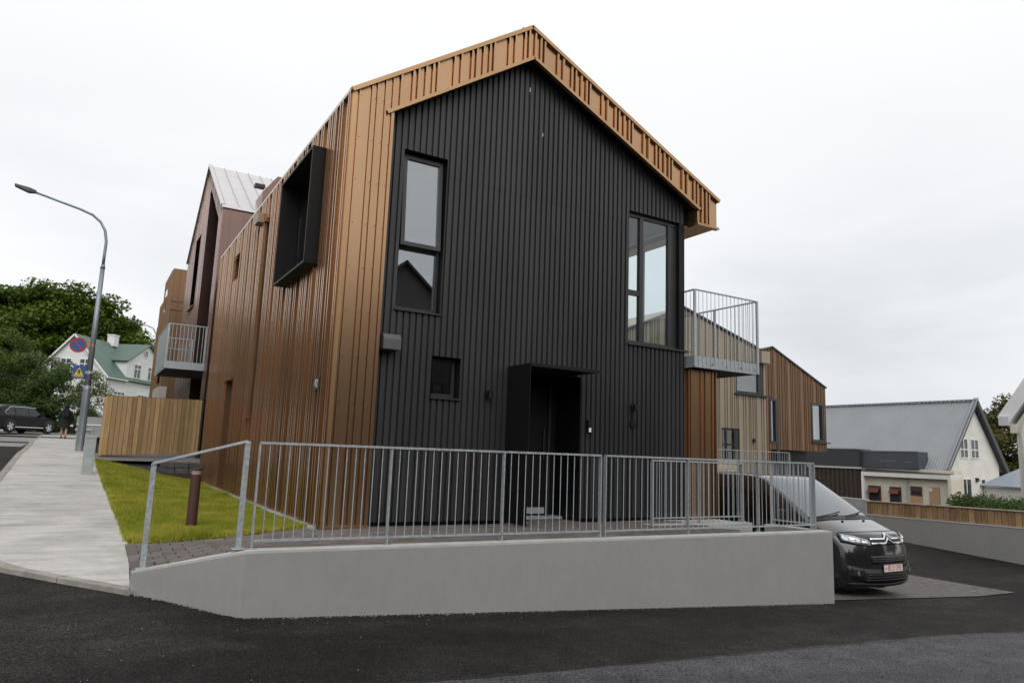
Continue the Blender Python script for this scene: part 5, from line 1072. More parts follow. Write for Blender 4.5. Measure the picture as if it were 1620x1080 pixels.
q = MB(); roofslab(q, (48.9, 12.3, -.02), (53.3, 12.3, -.02), (53.3, 14.2, 1.15), (50.4, 14.2, 1.15), .06); roofslab(q, (48.9, 12.3, -.02), (50.4, 14.2, 1.15), (50.4, 14.3, 1.15), (48.9, 16.1, -.02), .06); obj('roof', q, SHEDR, SH)

# ------------------------------------------------------------------ retaining wall and fence on the right
RA = Vector((18.55, -3.2, 0)); RB = Vector((18.9, .39, 0)); RC = Vector((19.17, 3.75, 0)); RD = Vector((19.6, 8.6, 0))
RW = thing('parking_wall', 'grey rendered retaining wall along the far side of the parking', 'wall', (19, 2, -1.3))
pts_ = [(RA, -.42), (RB, -.475), (RC, -.53), (RD, -.60)]
q = MB()
for p, zt in pts_: q.v += [(p.x, p.y, -1.9), (p.x, p.y, zt), (p.x+.25, p.y, zt), (p.x+.25, p.y, -1.9)]
for s_ in range(3): q.f += [(4*s_+i, 4*s_+(i+1) % 4, 4*s_+4+(i+1) % 4, 4*s_+4+i) for i in range(4)]
q.f += [(0, 1, 2, 3), (15, 14, 13, 12)]; obj('wall_body', q, RENDERW, RW)
q = MB()
for p, zt in pts_: q.v += [(p.x-.01, p.y, zt+.001), (p.x-.01, p.y, zt+.035), (p.x+.26, p.y, zt+.035), (p.x+.26, p.y, zt+.001)]
for s_ in range(3): q.f += [(4*s_+i, 4*s_+(i+1) % 4, 4*s_+4+(i+1) % 4, 4*s_+4+i) for i in range(4)]
q.f += [(0, 1, 2, 3), (15, 14, 13, 12)]; obj('wall_cap', q, CAPC, RW)
q = MB(); q.add([(19.30, 5.05, -.56), (19.30, 5.05, -.06), (19.55, 5.05, -.06), (19.55, 5.05, -.56), (19.62, 8.6, -.6), (19.62, 8.6, .0), (19.87, 8.6, .0), (19.87, 8.6, -.6)], [(0, 1, 2, 3), (7, 6, 5, 4), (0, 4, 5, 1), (1, 5, 6, 2), (2, 6, 7, 3)]); obj('high_end', q, CONC2, RW)
LF = thing('low_plank_fence', 'low fence of upright wooden planks on top of the parking wall', 'fence', (19.1, 1, -.45))
segs_ = [(RA, -.385, RB, -.44), (RB, -.44, RC, -.495), (RC, -.495, Vector((19.29, 5.05, 0)), -.52)]
for a, za, b, zb_ in segs_:
    Ln = (b-a).length; n_ = int(round(Ln/.175)); ang_ = math.atan2(b.y-a.y, b.x-a.x)
    for i in range(n_):
        t = (i+.5)/n_; p = a.lerp(b, t); z = za+(zb_-za)*t; w = Ln/n_; d_ = random.uniform(-.006, .006)
        q = MB(); q.box(-w/2+.010, w/2-.010, -.02, .02, 0, .40+random.uniform(-.006, .006)); o = obj('board', q, WOODR, LF, world=False, bevel=.005)
        o.location = (p.x+.10+d_-19.1, p.y-1, z+.45); o.rotation_euler = (0, 0, ang_)
    q = MB(); q.bar((a.x+.1, a.y, za+.42), (b.x+.1, b.y, zb_+.42), .11, .03); obj('cap_board', q, WOODC, LF)
tp = thing('timber_crate', 'pale timber crate on the terrace of the beige house, above the van roof', 'crate', (15.0, 7.2, .28))
for i in range(5):
    q = MB(); q.box(14.55, 15.45, 6.95, 6.97, .29+i*.16, .29+i*.16+.145); obj('plank', q, WOODC, tp); q = MB(); q.box(14.52, 14.54, 6.98, 7.55, .29+i*.16, .29+i*.16+.145); obj('plank', q, WOODC, tp)
q = MB(); q.box(14.55, 15.45, 6.975, 7.55, .285, 1.05); obj('core', q, WOODC, tp)


# ------------------------------------------------------------------ vehicles
class Car:
    def __init__(s, prof, front_n, side_break, side_w, curv_front, curv_mid):
        P = np.array(prof, float); n = len(P); T = np.arange(n); s.N = 8*(n-1)
        tt = np.linspace(0, n-1, s.N+1); out_ = []
        for t in tt:
            i = min(int(t), n-2); f = t-i; p0, p1, p2, p3 = P[max(i-1, 0)], P[i], P[i+1], P[min(i+2, n-1)]
            m1, m2 = (p2-p0)/2*.8, (p3-p1)/2*.8
            h00, h10, h01, h11 = 2*f**3-3*f**2+1, f**3-2*f**2+f, -2*f**3+3*f**2, f**3-f**2
            out_.append(h00*p1+h10*m1+h01*p2+h11*m2)
        s.P = np.array(out_); s.tt = tt; s.fn = front_n; s.sb = side_break; s.sw = side_w; s.slope = curv_front
    def S(s, x, t):        # x in [-1,1], t profile index
        y, z, w, c = [float(np.interp(t, s.tt, s.P[:, k])) for k in range(4)]
        a = abs(x); return Vector((w*(x), y+c*a**2.6, z-.035*a**4))
    def Nrm(s, x, t):
        e_ = .02; a = s.S(min(x+e_, 1), t)-s.S(max(x-e_, -1), t); b = s.S(x, t+.05)-s.S(x, max(t-.05, 0)); n_ = a.cross(b); n_.normalize(); return n_
    def side_x(s, z): return s.sw if z < s.sb else s.sw-(z-s.sb)*s.slope
    def body(s, name, mt, par, sill=.26, nx=14):
        q = MB(); N_ = s.N
        for i in range(N_+1):
            for j in range(nx+1): q.v.append(tuple(s.S(-1+2*j/nx, s.tt[i])))
        for i in range(N_):
            for j in range(nx): a = i*(nx+1)+j; q.f.append((a, a+1, a+nx+2, a+nx+1))
        k0 = s.fn*8; R_N = k0
        for sg in (-1, 1):
            cols = []
            base = [s.S(sg, s.tt[i]) for i in range(k0, -1, -1)]; cols.append(base)
            for i in range(k0+2, N_+1, 2):
                E_ = s.S(sg, s.tt[i]); col = []
                for r in range(k0+1):
                    z = E_.z+(sill-E_.z)*min(r/k0, 1); x = max(abs(E_.x), s.side_x(z)) if r else abs(E_.x)
                    if r and r < 5: x = abs(E_.x)+(x-abs(E_.x))*min(1, r/2)
                    yy = E_.y
                    col.append(Vector((sg*x, yy, z)))
                cols.append(col)
            kk = len(q.v)
            for c in cols: q.v += [tuple(p) for p in c]
            m_ = k0+1
            for a in range(len(cols)-1):
                for r in range(k0): o_ = kk+a*m_+r; q.f.append((o_, o_+1, o_+m_+1, o_+m_))
        o = obj(name, q, mt, par, world=False, smooth=True)
        bm = bmesh.new(); bm.from_mesh(o.data); bmesh.ops.remove_doubles(bm, verts=bm.verts, dist=.004); bmesh.ops.recalc_face_normals(bm, faces=bm.faces); bm.to_mesh(o.data); bm.free()
        return o
    def patch(s, name, mt, par, x0, x1, t0, t1, off=.008, n=(10, 8), x0b=None, x1b=None):
        x0b = x0 if x0b is None else x0b; x1b = x1 if x1b is None else x1b
        q = MB()
        def fn(u, v):
            t = t0+(t1-t0)*v; a = x0+(x0b-x0)*v; b = x1+(x1b-x1)*v; x = a+(b-a)*u; N__ = s.Nrm(x, t); 
            if N__.y > 0 and t < s.fn: N__ = -N__
            if t >= s.fn and N__.z < 0: N__ = -N__
            return s.S(x, t)+N__*off
        q.grid(fn, *n); return obj(name, q, mt, par, world=False, smooth=True)
    def front(s, X, z, off=.01):   # point on the nose for real X,z
        k = s.fn*8; zs = s.P[:k+1, 1]; t = float(np.interp(z, zs, s.tt[:k+1])); w = float(np.interp(t, s.tt, s.P[:, 2])); x = max(-1, min(1, X/w)); p = s.S(x, t); n_ = s.Nrm(x, t)
        if n_.y > 0: n_ = -n_
        p.z = z; return p+n_*off
    def fstrip(s, name, mt, par, top, bot, off=.01, n=12, thick=.012):
        q = MB(); xs_ = lambda L_, u: (float(np.interp(u, np.linspace(0, 1, len(L_)), [p[0] for p in L_])), float(np.interp(u, np.linspace(0, 1, len(L_)), [p[1] for p in L_])))
        rows = 4
        def fn(u, v): a = xs_(top, u); b = xs_(bot, u); return s.front(a[0]+(b[0]-a[0])*v, a[1]+(b[1]-a[1])*v, off)
        q.grid(fn, n, rows)
        o = obj(name, q, mt, par, world=False, smooth=True)
        if thick: md = o.modifiers.new('t', 'SOLIDIFY'); md.thickness = thick; md.offset = 0
        return o
def wheel(par, x, y, r, w, sg):
    q = MB(); prof = [(-w/2, r*.62), (-w/2, r*.93), (-w*.35, r), (w*.35, r), (w/2, r*.93), (w/2, r*.62)]; n_ = 32
    for i in range(n_):
        a = 2*math.pi*i/n_
        for dx, rr_ in prof: q.v.append((dx, rr_*math.cos(a), rr_*math.sin(a)))
    m_ = len(prof)
    for i in range(n_):
        for j in range(m_-1): a = i*m_+j; b = ((i+1) % n_)*m_+j; q.f.append((a, b, b+1, a+1))
    w_ = obj('wheel', q, TYRE, par, world=False, smooth=True); w_.location = (x, y, r)
    q = MB(); q.tube([(sg*w*.12, 0, 0), (sg*w*.16, 0, 0)], r*.63, 32); obj('wheel_well', q, VANPL, w_, world=False)
    q = MB()
    for i in range(5):
        a = 2*math.pi*i/5
        for da in (-.17, .17):
            q.bar((sg*w*.40, r*.1*math.cos(a), r*.1*math.sin(a)), (sg*w*.42, r*.62*math.cos(a+da), r*.62*math.sin(a+da)), .05, .025, up=(1, 0, 0))
    q.tube([(sg*w*.3, 0, 0), (sg*w*.47, 0, 0)], r*.16, 16)
    k = len(q.v)
    for i in range(n_):
        a = 2*math.pi*i/n_; q.v += [(sg*w*.46, r*.58*math.cos(a), r*.58*math.sin(a)), (sg*w*.5, r*.66*math.cos(a), r*.66*math.sin(a))]
    for i in range(n_): a = k+2*i; b = k+2*((i+1) % n_); q.f.append((a, b, b+1, a+1))
    obj('rim', q, RIMM, w_, world=False); return w_

VAN = thing('parked_van', 'dark grey delivery van with chrome double chevron grille parked beside the steps', 'van', (9.14, -1.97, h_road(9.14, -1)+.012))
vp = [(.10, .21, .83, .24), (.02, .30, .885, .26), (.0, .46, .905, .27), (.005, .62, .91, .28), (.02, .76, .91, .28), (.045, .88, .90, .29), (.085, .98, .88, .29), (.16, 1.05, .85, .27), (.42, 1.12, .86, .18), (.70, 1.205, .885, .13), (.84, 1.255, .875, .11), (1.30, 1.57, .835, .15), (1.74, 1.84, .80, .15), (2.0, 1.925, .785, .09), (2.6, 1.955, .775, 0), (3.8, 1.955, .775, 0), (4.75, 1.93, .77, 0), (4.92, 1.78, .79, 0), (4.96, 1.0, .9, 0), (4.95, .3, .88, 0)]
V_ = Car(vp, 7, 1.05, .955, .20, 0)
vb = V_.body('body', VANP, VAN)
V_.patch('windscreen', GLASSWS, VAN, -.94, .94, 10.12, 12.75, .006, (14, 8))
V_.patch('scuttle', VANPL, VAN, -.96, .96, 9.62, 10.12, .007, (14, 3))
for a, b in ((-.85, -.05), (.0, .75)):
    q = MB(); p0 = V_.S(a, 9.95); p1 = V_.S((a+b)/2, 10.1); p2 = V_.S(b, 10.25); q.tube([p+Vector((0, -.02, .03)) for p in (p0, p1, p2)], .012, 6); obj('wiper', q, VANPL, VAN, world=False)
for x in (-.33, .36):
    q = MB(); p = V_.S(x, 8.9); q.box(p.x-.02, p.x+.02, p.y-.015, p.y+.015, p.z+.0, p.z+.018); obj('washer_jet', q, VANPL, VAN, world=False)
# bonnet shut line
q = MB()
for x0_, x1_ in ((-.93, .93),): q.tube([V_.S(x0_+(x1_-x0_)*i/16, 7.35)+Vector((0, -.002, .004)) for i in range(17)], .004, 4)
obj('bonnet_gap', q, VANPL, VAN, world=False)
# black lower bumper and grilles
V_.fstrip('upper_grille', VANPL, VAN, [(-.46, .985), (.46, .985)], [(-.46, .875), (.46, .875)], .006)
V_.fstrip('lower_grille', VANPL, VAN, [(-.50, .70), (0, .715), (.50, .70)], [(-.46, .585), (0, .58), (.46, .585)], .006)
for z in (.615, .645, .675): V_.fstrip('grille_slat', VANP, VAN, [(-.44, z+.008), (.44, z+.008)], [(-.44, z-.006), (.44, z-.006)], .016, 10)
V_.fstrip('lower_bumper', VANPL, VAN, [(-.88, .56), (-.6, .50), (0, .475), (.6, .50), (.88, .56)], [(-.84, .25), (0, .235), (.84, .25)], .004, 22)
V_.fstrip('bumper_intake', VANPL, VAN, [(-.80, .50), (-.5, .46), (0, .445), (.5, .46), (.80, .50)], [(-.78, .33), (-.5, .29), (0, .28), (.5, .29), (.78, .33)], .008, 20)
for z in (.32, .36, .40): V_.fstrip('grille_slat', VANP, VAN, [(-.58, z+.007), (.58, z+.007)], [(-.58, z-.006), (.58, z-.006)], .018, 10)
V_.fstrip('bumper_lip', VANPL, VAN, [(-.85, .285), (0, .262), (.85, .285)], [(-.82, .225), (0, .222), (.82, .225)], .02, 16, .03)
for sg in (-1, 1):
    V_.fstrip('headlight', LAMPGL, VAN, [(sg*.84, 1.03), (sg*.70, 1.015), (sg*.46, .955)], [(sg*.86, .93), (sg*.66, .885), (sg*.43, .865)], .010, 10)
    V_.fstrip('headlight_surround', VANPL, VAN, [(sg*.87, 1.045), (sg*.70, 1.03), (sg*.42, .965)], [(sg*.88, .91), (sg*.66, .868), (sg*.40, .855)], .005, 10)
    for (a, b, z0, z1) in ((.76, .66, .95, .985), (.58, .49, .90, .94)): V_.fstrip('daytime_lamp', CHROME, VAN, [(sg*a, z1), (sg*b, z1-.01)], [(sg*a, z0), (sg*b, z0-.01)], .018, 4)
    V_.fstrip('fog_recess', VANPL, VAN, [(sg*.80, .52), (sg*.62, .50)], [(sg*.80, .36), (sg*.60, .36)], .012, 4)
    q = MB(); p = V_.front(sg*.70, .43, .0); q.tube([p+Vector((0, .03, 0)), p+Vector((0, -.018, 0))], .04, 16); obj('fog_lamp', q, LAMPGL, VAN, world=False)
def chev(pts, hgt_):
    top = [(x, z+hgt_/2) for x, z in pts]; bot = [(x, z-hgt_/2) for x, z in pts]; return top, bot
for zz, pk_, hw_ in ((.962, .075, .10), (.895, .075, .10)):
    xs_ = np.linspace(-.42, .42, 45); P_ = [(float(x), zz+(max(0, 1-abs(x)/hw_)*pk_)) for x in xs_]
    t_, b_ = chev(P_, .026); V_.fstrip('chrome_chevron', CHROME, VAN, t_, b_, .022, 44, .014)
q = MB(); pc = V_.front(0, .505, .02); q.box(-.26, .26, pc.y-.012, pc.y, .445, .565); pl = obj('number_plate', q, PLATEW, VAN, world=False, bevel=.003)
Mt = lambda x, z, dy=.0135: Matrix.Translation((x, pc.y-dy, z)) @ Matrix(((1, 0, 0, 0), (0, 0, -1, 0), (0, 1, 0, 0), (0, 0, 0, 1)))
q = MB(); yb = pc.y-.0135
for a, b, c, d_ in ((-.257, .257, .447, .453), (-.257, .257, .557, .563), (-.257, -.251, .453, .557), (.251, .257, .453, .557)): q.box(a, b, yb, yb+.001, c, d_)
q.add([(-.225, yb, .505), (-.21, yb, .535), (-.195, yb, .505), (-.21, yb, .475)], [(0, 1, 2, 3)]); obj('plate_border', q, PLATER, pl, world=False)
text_mesh('plate_letters', 'BU', .125, PLATER, pl, Mt(-.105, .505), .001, sx=.85); text_mesh('plate_letters', 'D92', .125, PLATER, pl, Mt(.135, .505), .001, sx=.78)
q = MB(); q.box(-.012, .012, yb, yb+.001, .512, .545); q.box(-.012, .012, yb, yb+.001, .468, .50); obj('plate_sticker', q, mat('sticker', (.1, .14, .12), .5), pl, world=False)
# side windows, mirrors, wheels, roof bar
for sg in (-1, 1):
    sx_ = lambda z: sg*(V_.side_x(z)+.006)
    q = MB(); q.poly([(sx_(1.16), 1.28, 1.16), (sx_(1.16), 2.25, 1.14), (sx_(1.66), 2.25, 1.66), (sx_(1.66), 1.92, 1.66)]); obj('side_window', q, GLASSCAR, VAN, world=False)
    q = MB(); q.poly([(sx_(1.16), 2.32, 1.14), (sx_(1.16), 3.3, 1.14), (sx_(1.66), 3.3, 1.66), (sx_(1.66), 2.32, 1.66)]); obj('side_window', q, GLASSCAR, VAN, world=False)
    q = MB(); q.box(sg*1.0-.085, sg*1.0+.085, 1.34, 1.46, 1.12, 1.36); mi = obj('mirror', q, VANPL, VAN, world=False, bevel=.03)
    wheel(VAN, sg*.865, .90, .335, .22, sg); wheel(VAN, sg*.865, 4.0, .335, .22, sg)
    for yw in (.90, 4.0):
        q = MB(); q.tube([(sg*.945, yw, .36), (sg*.958, yw, .36)], .39, 28); obj('wheel_arch', q, VANPL, VAN, world=False)
    q = MB(); q.tube([(sg*.966, 2.30, .45), (sg*.962, 2.28, 1.1), (sg*.83, 2.27, 1.7)], .006, 4); q.tube([(sg*.97, 1.25, 1.12), (sg*.968, 1.1, .8), (sg*.965, 1.35, .42)], .006, 4); obj('door_gap', q, VANPL, VAN, world=False)
q = MB(); q.box(-.07, .07, 2.05, 2.15, 1.83, 1.875); obj('rear_view_sensor', q, VANPL, VAN, world=False)
q = MB(); q.box(-.8, .8, .45, 4.6, .2, .42); obj('underbody', q, VANPL, VAN, world=False)
q = MB(); q.box(-.60, .60, 1.9, 1.96, .9, 1.5); q.box(-.75, .75, 1.25, 1.5, .85, 1.17); obj('cabin', q, VANPL, VAN, world=False)

CARL = (-4.75, 43.1, 1.12)
SUV = thing('black_car', 'black five-door car with alloy wheels parked in front of the shrubs', 'car', CARL, 2.463)
sp = [(.14, .24, .80, .25), (.02, .38, .86, .28), (.0, .55, .87, .3), (.05, .72, .86, .28), (.22, .82, .82, .2), (.95, .98, .78, .1), (1.15, 1.04, .76, .08), (1.75, 1.40, .64, .08), (2.2, 1.55, .60, .03), (2.9, 1.60, .60, 0), (3.7, 1.55, .60, -.02), (4.25, 1.38, .62, -.05), (4.52, 1.06, .76, -.10), (4.64, .85, .86, -.14), (4.66, .5, .87, -.14), (4.58, .3, .82, -.1)]
S_ = Car(sp, 4, .9, .925, .42, 0)
S_.body('body', CARP, SUV)
S_.patch('windscreen', GLASSCAR, SUV, -.92, .92, 6.15, 7.85, .006); S_.patch('rear_window', GLASSCAR, SUV, -.85, .85, 10.3, 11.75, .006)
for sg in (-1, 1):
    sx_ = lambda z: sg*(S_.side_x(z)+.008)
    for y0_, y1_, yt0, yt1 in ((1.45, 2.35, 1.85, 2.35), (2.42, 3.3, 2.42, 3.3), (3.36, 4.0, 3.36, 3.75)):
        q = MB(); q.poly([(sx_(.97), y0_, .97), (sx_(.97), y1_, .97), (sx_(1.42), yt1, 1.42), (sx_(1.42), yt0, 1.42)]); obj('side_window', q, GLASSCAR, SUV, world=False)
    q = MB(); q.tube([(sx_(1.44)*1.01, 1.8, 1.44), (sx_(1.45)*1.01, 2.6, 1.46), (sx_(1.42)*1.01, 3.6, 1.44), (sx_(1.2)*1.01, 4.02, 1.15), (sx_(.97)*1.01, 3.95, .96)], .014, 5); obj('window_trim', q, CHROME, SUV, world=False)
    q = MB(); q.bar((sg*.932, 1.3, .32), (sg*.932, 3.4, .32), .012, .03); obj('sill_trim', q, CHROME, SUV, world=False)
    wheel(SUV, sg*.84, .90, .355, .24, sg); wheel(SUV, sg*.84, 3.67, .355, .24, sg)
    for yw in (.90, 3.67):
        q = MB(); q.tube([(sg*.915, yw, .37), (sg*.929, yw, .37)], .40, 28); obj('wheel_arch', q, VANPL, SUV, world=False)
    q = MB(); q.box(sg*.98-.08, sg*.98+.08, 1.5, 1.62, .98, 1.12); obj('mirror', q, CARP, SUV, world=False, bevel=.03)
    q = MB(); q.box(sg*.72-.17, sg*.72+.17, 4.44, 4.60, .86, .96); obj('tail_light', q, TAILR, SUV, world=False, bevel=.02)
q = MB(); q.box(-.26, .26, 4.655, 4.668, .60, .72); obj('number_plate', q, PLATEW, SUV, world=False)
q = MB(); q.box(-.75, .75, .5, 4.3, .2, .4); obj('underbody', q, VANPL, SUV, world=False)

# ------------------------------------------------------------------ person walking away
PE = thing('person', 'person in a black hooded coat with bare calves walking away on the pavement', 'person', (-3.585, 32.4, .875))
def skin_body(name, verts, edges, radii, mt, par, sub=2, root=0):
    me = bpy.data.meshes.new(name); me.from_pydata(verts, edges, []); o = bpy.data.objects.new(name, me); link(o, par); me.materials.append(mt)
    sk = o.modifiers.new('skin', 'SKIN'); sk.use_smooth_shade = True
    for i, r in enumerate(radii):
        me.skin_vertices[0].data[i].radius = (r, r) if not isinstance(r, tuple) else r
    me.skin_vertices[0].data[root].use_root = True
    sb_ = o.modifiers.new('sub', 'SUBSURF'); sb_.levels = sub; sb_.render_levels = sub; return o
bvt = [(0, 0, .92), (0, .0, 1.12), (0, 0, 1.33), (0, .01, 1.45), (0, .03, 1.56), (0, .03, 1.62), (-.10, 0, .85), (-.10, .10, .48), (-.09, .05, .12), (-.09, .16, .05), (.10, 0, .85), (.09, -.06, .48), (.08, -.24, .20), (.08, -.16, .07), (-.19, 0, 1.36), (-.25, -.02, 1.10), (-.23, .08, .88), (.19, 0, 1.36), (.25, .02, 1.10), (.25, .06, .86)]
bed = [(0, 1), (1, 2), (2, 3), (3, 4), (4, 5), (0, 6), (6, 7), (7, 8), (8, 9), (0, 10), (10, 11), (11, 12), (12, 13), (2, 14), (14, 15), (15, 16), (2, 17), (17, 18), (18, 19)]
brd = [.14, .12, .15, .06, .09, .08, .095, .06, .042, .035, .095, .06, .042, .035, .065, .05, .04, .065, .05, .04]
skin_body('body', bvt, bed, brd, SKIN, PE)
q = MB()
def coat(u, v):
    z = ip(v, [0, .35, .6, .82, 1], [.55, .95, 1.15, 1.38, 1.47]); rx = ip(v, [0, .35, .6, .82, 1], [.24, .215, .205, .225, .09]); ry = ip(v, [0, .35, .6, .82, 1], [.19, .17, .16, .15, .08]); a = 2*math.pi*u
    return (rx*math.cos(a), ry*math.sin(a)-.01, z)
q.grid(coat, 20, 14); obj('coat', q, CLOTH, PE, world=False, smooth=True)
for pts_ in ([(-.19, 0, 1.37), (-.255, -.02, 1.10), (-.232, .075, .90)], [(.19, 0, 1.37), (.255, .02, 1.10), (.252, .06, .88)]):
    q = MB(); q.tube(pts_, [.085, .07, .058], 10); obj('sleeve', q, CLOTH, PE, world=False, smooth=True)
q = MB()
def hood(u, v): a = 2*math.pi*u; b = -1.1+v*(math.pi/2+1.1); return (.125*math.cos(a)*math.cos(b), .135*math.sin(a)*math.cos(b)+.01, 1.57+.15*math.sin(b))
q.grid(hood, 16, 10); obj('hood', q, CLOTH, PE, world=False, smooth=True)
for x, y, z in ((-.09, .12, .04), (.08, -.19, .07)):
    q = MB(); q.box(x-.045, x+.045, y-.11, y+.13, z-.045, z+.05); obj('shoe', q, SHOE, PE, world=False, bevel=.03)
bp = thing('backpack', 'black backpack on the back of the walking person', 'backpack', (-3.585, 32.2, 1.95))
q = MB(); q.box(-.15, .15, -.09, .05, -.02, .40); obj('bag', q, CLOTH, bp, world=False, bevel=.05); q = MB(); q.box(-.11, .11, -.125, -.085, .0, .2); obj('pocket', q, CLOTH, bp, world=False, bevel=.02)
hb = thing('carried_bag', 'small black and white bag held by the walking person', 'bag', (-3.29, 32.45, 1.32))
q = MB(); q.box(-.12, .12, -.07, .07, -.08, .30); obj('bag', q, CLOTH, hb, world=False, bevel=.03); q = MB(); q.box(-.10, .06, -.085, -.07, .18, .27); obj('patch', q, WHITEP, hb, world=False); q = MB(); q.tube([(-.07, 0, .28), (-.05, 0, .42), (.05, 0, .42), (.07, 0, .28)], .012, 6); obj('handle', q, CLOTH, hb, world=False)

# ------------------------------------------------------------------ trees and shrubs
def leaves(centres, radii, n, size, flat=.5, up=.6, name='crown', mt=LEAF_MAPLE, par=None, world=True):
    c = np.array(centres); r = np.array(radii); vol = (r[:, 0]*r[:, 1]*r[:, 2])**.67; idx = RNG.choice(len(c), n, p=vol/vol.sum())
    d = RNG.normal(size=(n, 3)); d /= np.linalg.norm(d, axis=1)[:, None]; rad = RNG.random(n)**.45
    p = c[idx]+d*rad[:, None]*r[idx]
    nrm = d*(1-up)+RNG.normal(size=(n, 3))*.45; nrm[:, 2] += up; nrm /= np.linalg.norm(nrm, axis=1)[:, None]
    a = np.cross(nrm, RNG.normal(size=(n, 3))); a /= np.linalg.norm(a, axis=1)[:, None]; b = np.cross(nrm, a)
    s = size*RNG.uniform(.6, 1.35, n)[:, None]
    V = np.stack([p-a*s*.5, p-b*s*.32+nrm*s*.06, p+a*s*.5, p+b*s*.32+nrm*s*.06], 1)
    me = np_mesh(name, V, 4, mt); o = bpy.data.objects.new(name, me)
    if par is not None: me.transform(wmat(par).inverted())
    link(o, par); return o
def limbs(par, base, tops, r0, mt=BARK, name='trunk'):
    q = MB(); b = Vector(base); 
    for i, t in enumerate(tops):
        t = Vector(t); m1 = b.lerp(t, .35)+Vector((random.uniform(-.2, .2), random.uniform(-.2, .2), (t.z-b.z)*.12)); m2 = b.lerp(t, .7)+Vector((0, 0, (t.z-b.z)*.08))
        rr_ = r0 if i == 0 else r0*.55; q.tube([b, m1, m2, t], [rr_, rr_*.7, rr_*.4, rr_*.12], 8)
    obj(name, q, mt, par, smooth=True)
def ell_clumps(c, R3, n, cr, zmin=-.6, flat=.45, shell=.55):
    cs, rs = [], []
    while len(cs) < n:
        d = RNG.normal(size=3); d /= np.linalg.norm(d)
        if d[2] < zmin: continue
        t = shell+(1-shell)*RNG.random()**.6; p = np.array(c)+d*t*np.array(R3)*RNG.uniform(.93, 1.02); k = cr*RNG.uniform(.6, 1.4); cs.append(p); rs.append((k, k, k*flat))
    return cs, rs
MT = thing('maple_tree', 'big dark green broadleaf tree towering behind the white house', 'tree', (-7.0, 86, 1))
cs, rs = ell_clumps((-7.4, 86, 11.0), (10.6, 7.5, 7.0), 420, 1.65, -.95, .55, .25)
leaves(cs, rs, 110000, .43, name='crown', mt=LEAF_MAPLE, par=MT, up=.75)
limbs(MT, (-7.0, 86, 1), [tuple(cs[i]) for i in range(0, 60, 5)], .55)
def shrub(name, label, base, R3, zc, n, size, mt, ncl, cr, up=.4, flat=.8, cat='shrub', trunk=.06, group=None):
    s = thing(name, label, cat, base, 0, group); cs, rs = ell_clumps((base[0], base[1], base[2]+zc), R3, ncl, cr, -.95, flat, .45)
    leaves(cs, rs, n, size, name='foliage', mt=mt, par=s, up=up); limbs(s, base, [tuple(cs[i]) for i in range(0, min(40, ncl), 4)], trunk, name='stems'); return s
shrub('tall_shrub', 'tall grey-green shrub at the left edge behind the parked car', (-8.0, 50.5, 1.0), (3.3, 2.2, 3.6), 3.4, 15000, .17, LEAF_SHRUB, 60, .75)
shrub('tall_shrub', 'dark green conical shrub between the car and the lamp post', (-4.6, 48, 1.0), (2.1, 1.8, 2.5), 2.3, 13000, .16, LEAF_HEDGE, 50, .6)
shrub('willow_shrub', 'pale silvery loose shrub behind the lamp post signs', (-2.55, 45.8, 1.0), (1.35, 1.1, 1.7), 2.9, 3400, .12, LEAF_WIL, 30, .42)
shrub('willow_shrub', 'pale grey-green bush above the black car roof', (-5.9, 50.5, 1.0), (1.9, 1.5, 2.7), 4.0, 8000, .14, LEAF_WIL, 40, .55)
shrub('low_shrub', 'low dark bush right of the walking person at the pavement edge', (-3.0, 44.6, 1.0), (1.3, .9, 1.0), .8, 4500, .13, LEAF_HEDGE, 26, .4)
shrub('low_shrub', 'low dark hedge right behind the parked black car', (-7.5, 46.8, 1.0), (3.4, 1.0, 1.5), 1.1, 8000, .15, LEAF_HEDGE, 40, .5)
shrub('background_tree', 'brownish green tree between the cream house and the right edge', (58.2, 18.6, -1), (2.7, 2.6, 4.4), 3.4, 30000, .22, LEAF_AUT, 90, .85, cat='tree', trunk=.18)
HG = thing('hedge', 'dark leafy garden hedge behind the low plank fence', 'hedge', (23.5, 3.4, -1.8))
cs, rs = [], []
for i in range(150):
    t = (i % 75)/74; zlow = -.55 if i >= 75 else 0; x = 25.0+(20.4-25.0)*t; y = 5.2+(-.3-5.2)*t; cs.append((x+random.uniform(-.3, .3), y+random.uniform(-.3, .3), -.30+zlow+random.uniform(-.12, .2))); k = random.uniform(.35, .5); rs.append((k, k, k*.9))
leaves(cs, rs, 38000, .085, name='foliage', mt=LEAF_HEDGE, par=HG, up=.4)
q = MB()
for i in range(0, 70, 3): q.tube([(cs[i][0], cs[i][1], -1.8), (cs[i][0], cs[i][1], cs[i][2])], .02, 5)
obj('stems', q, BARK, HG)

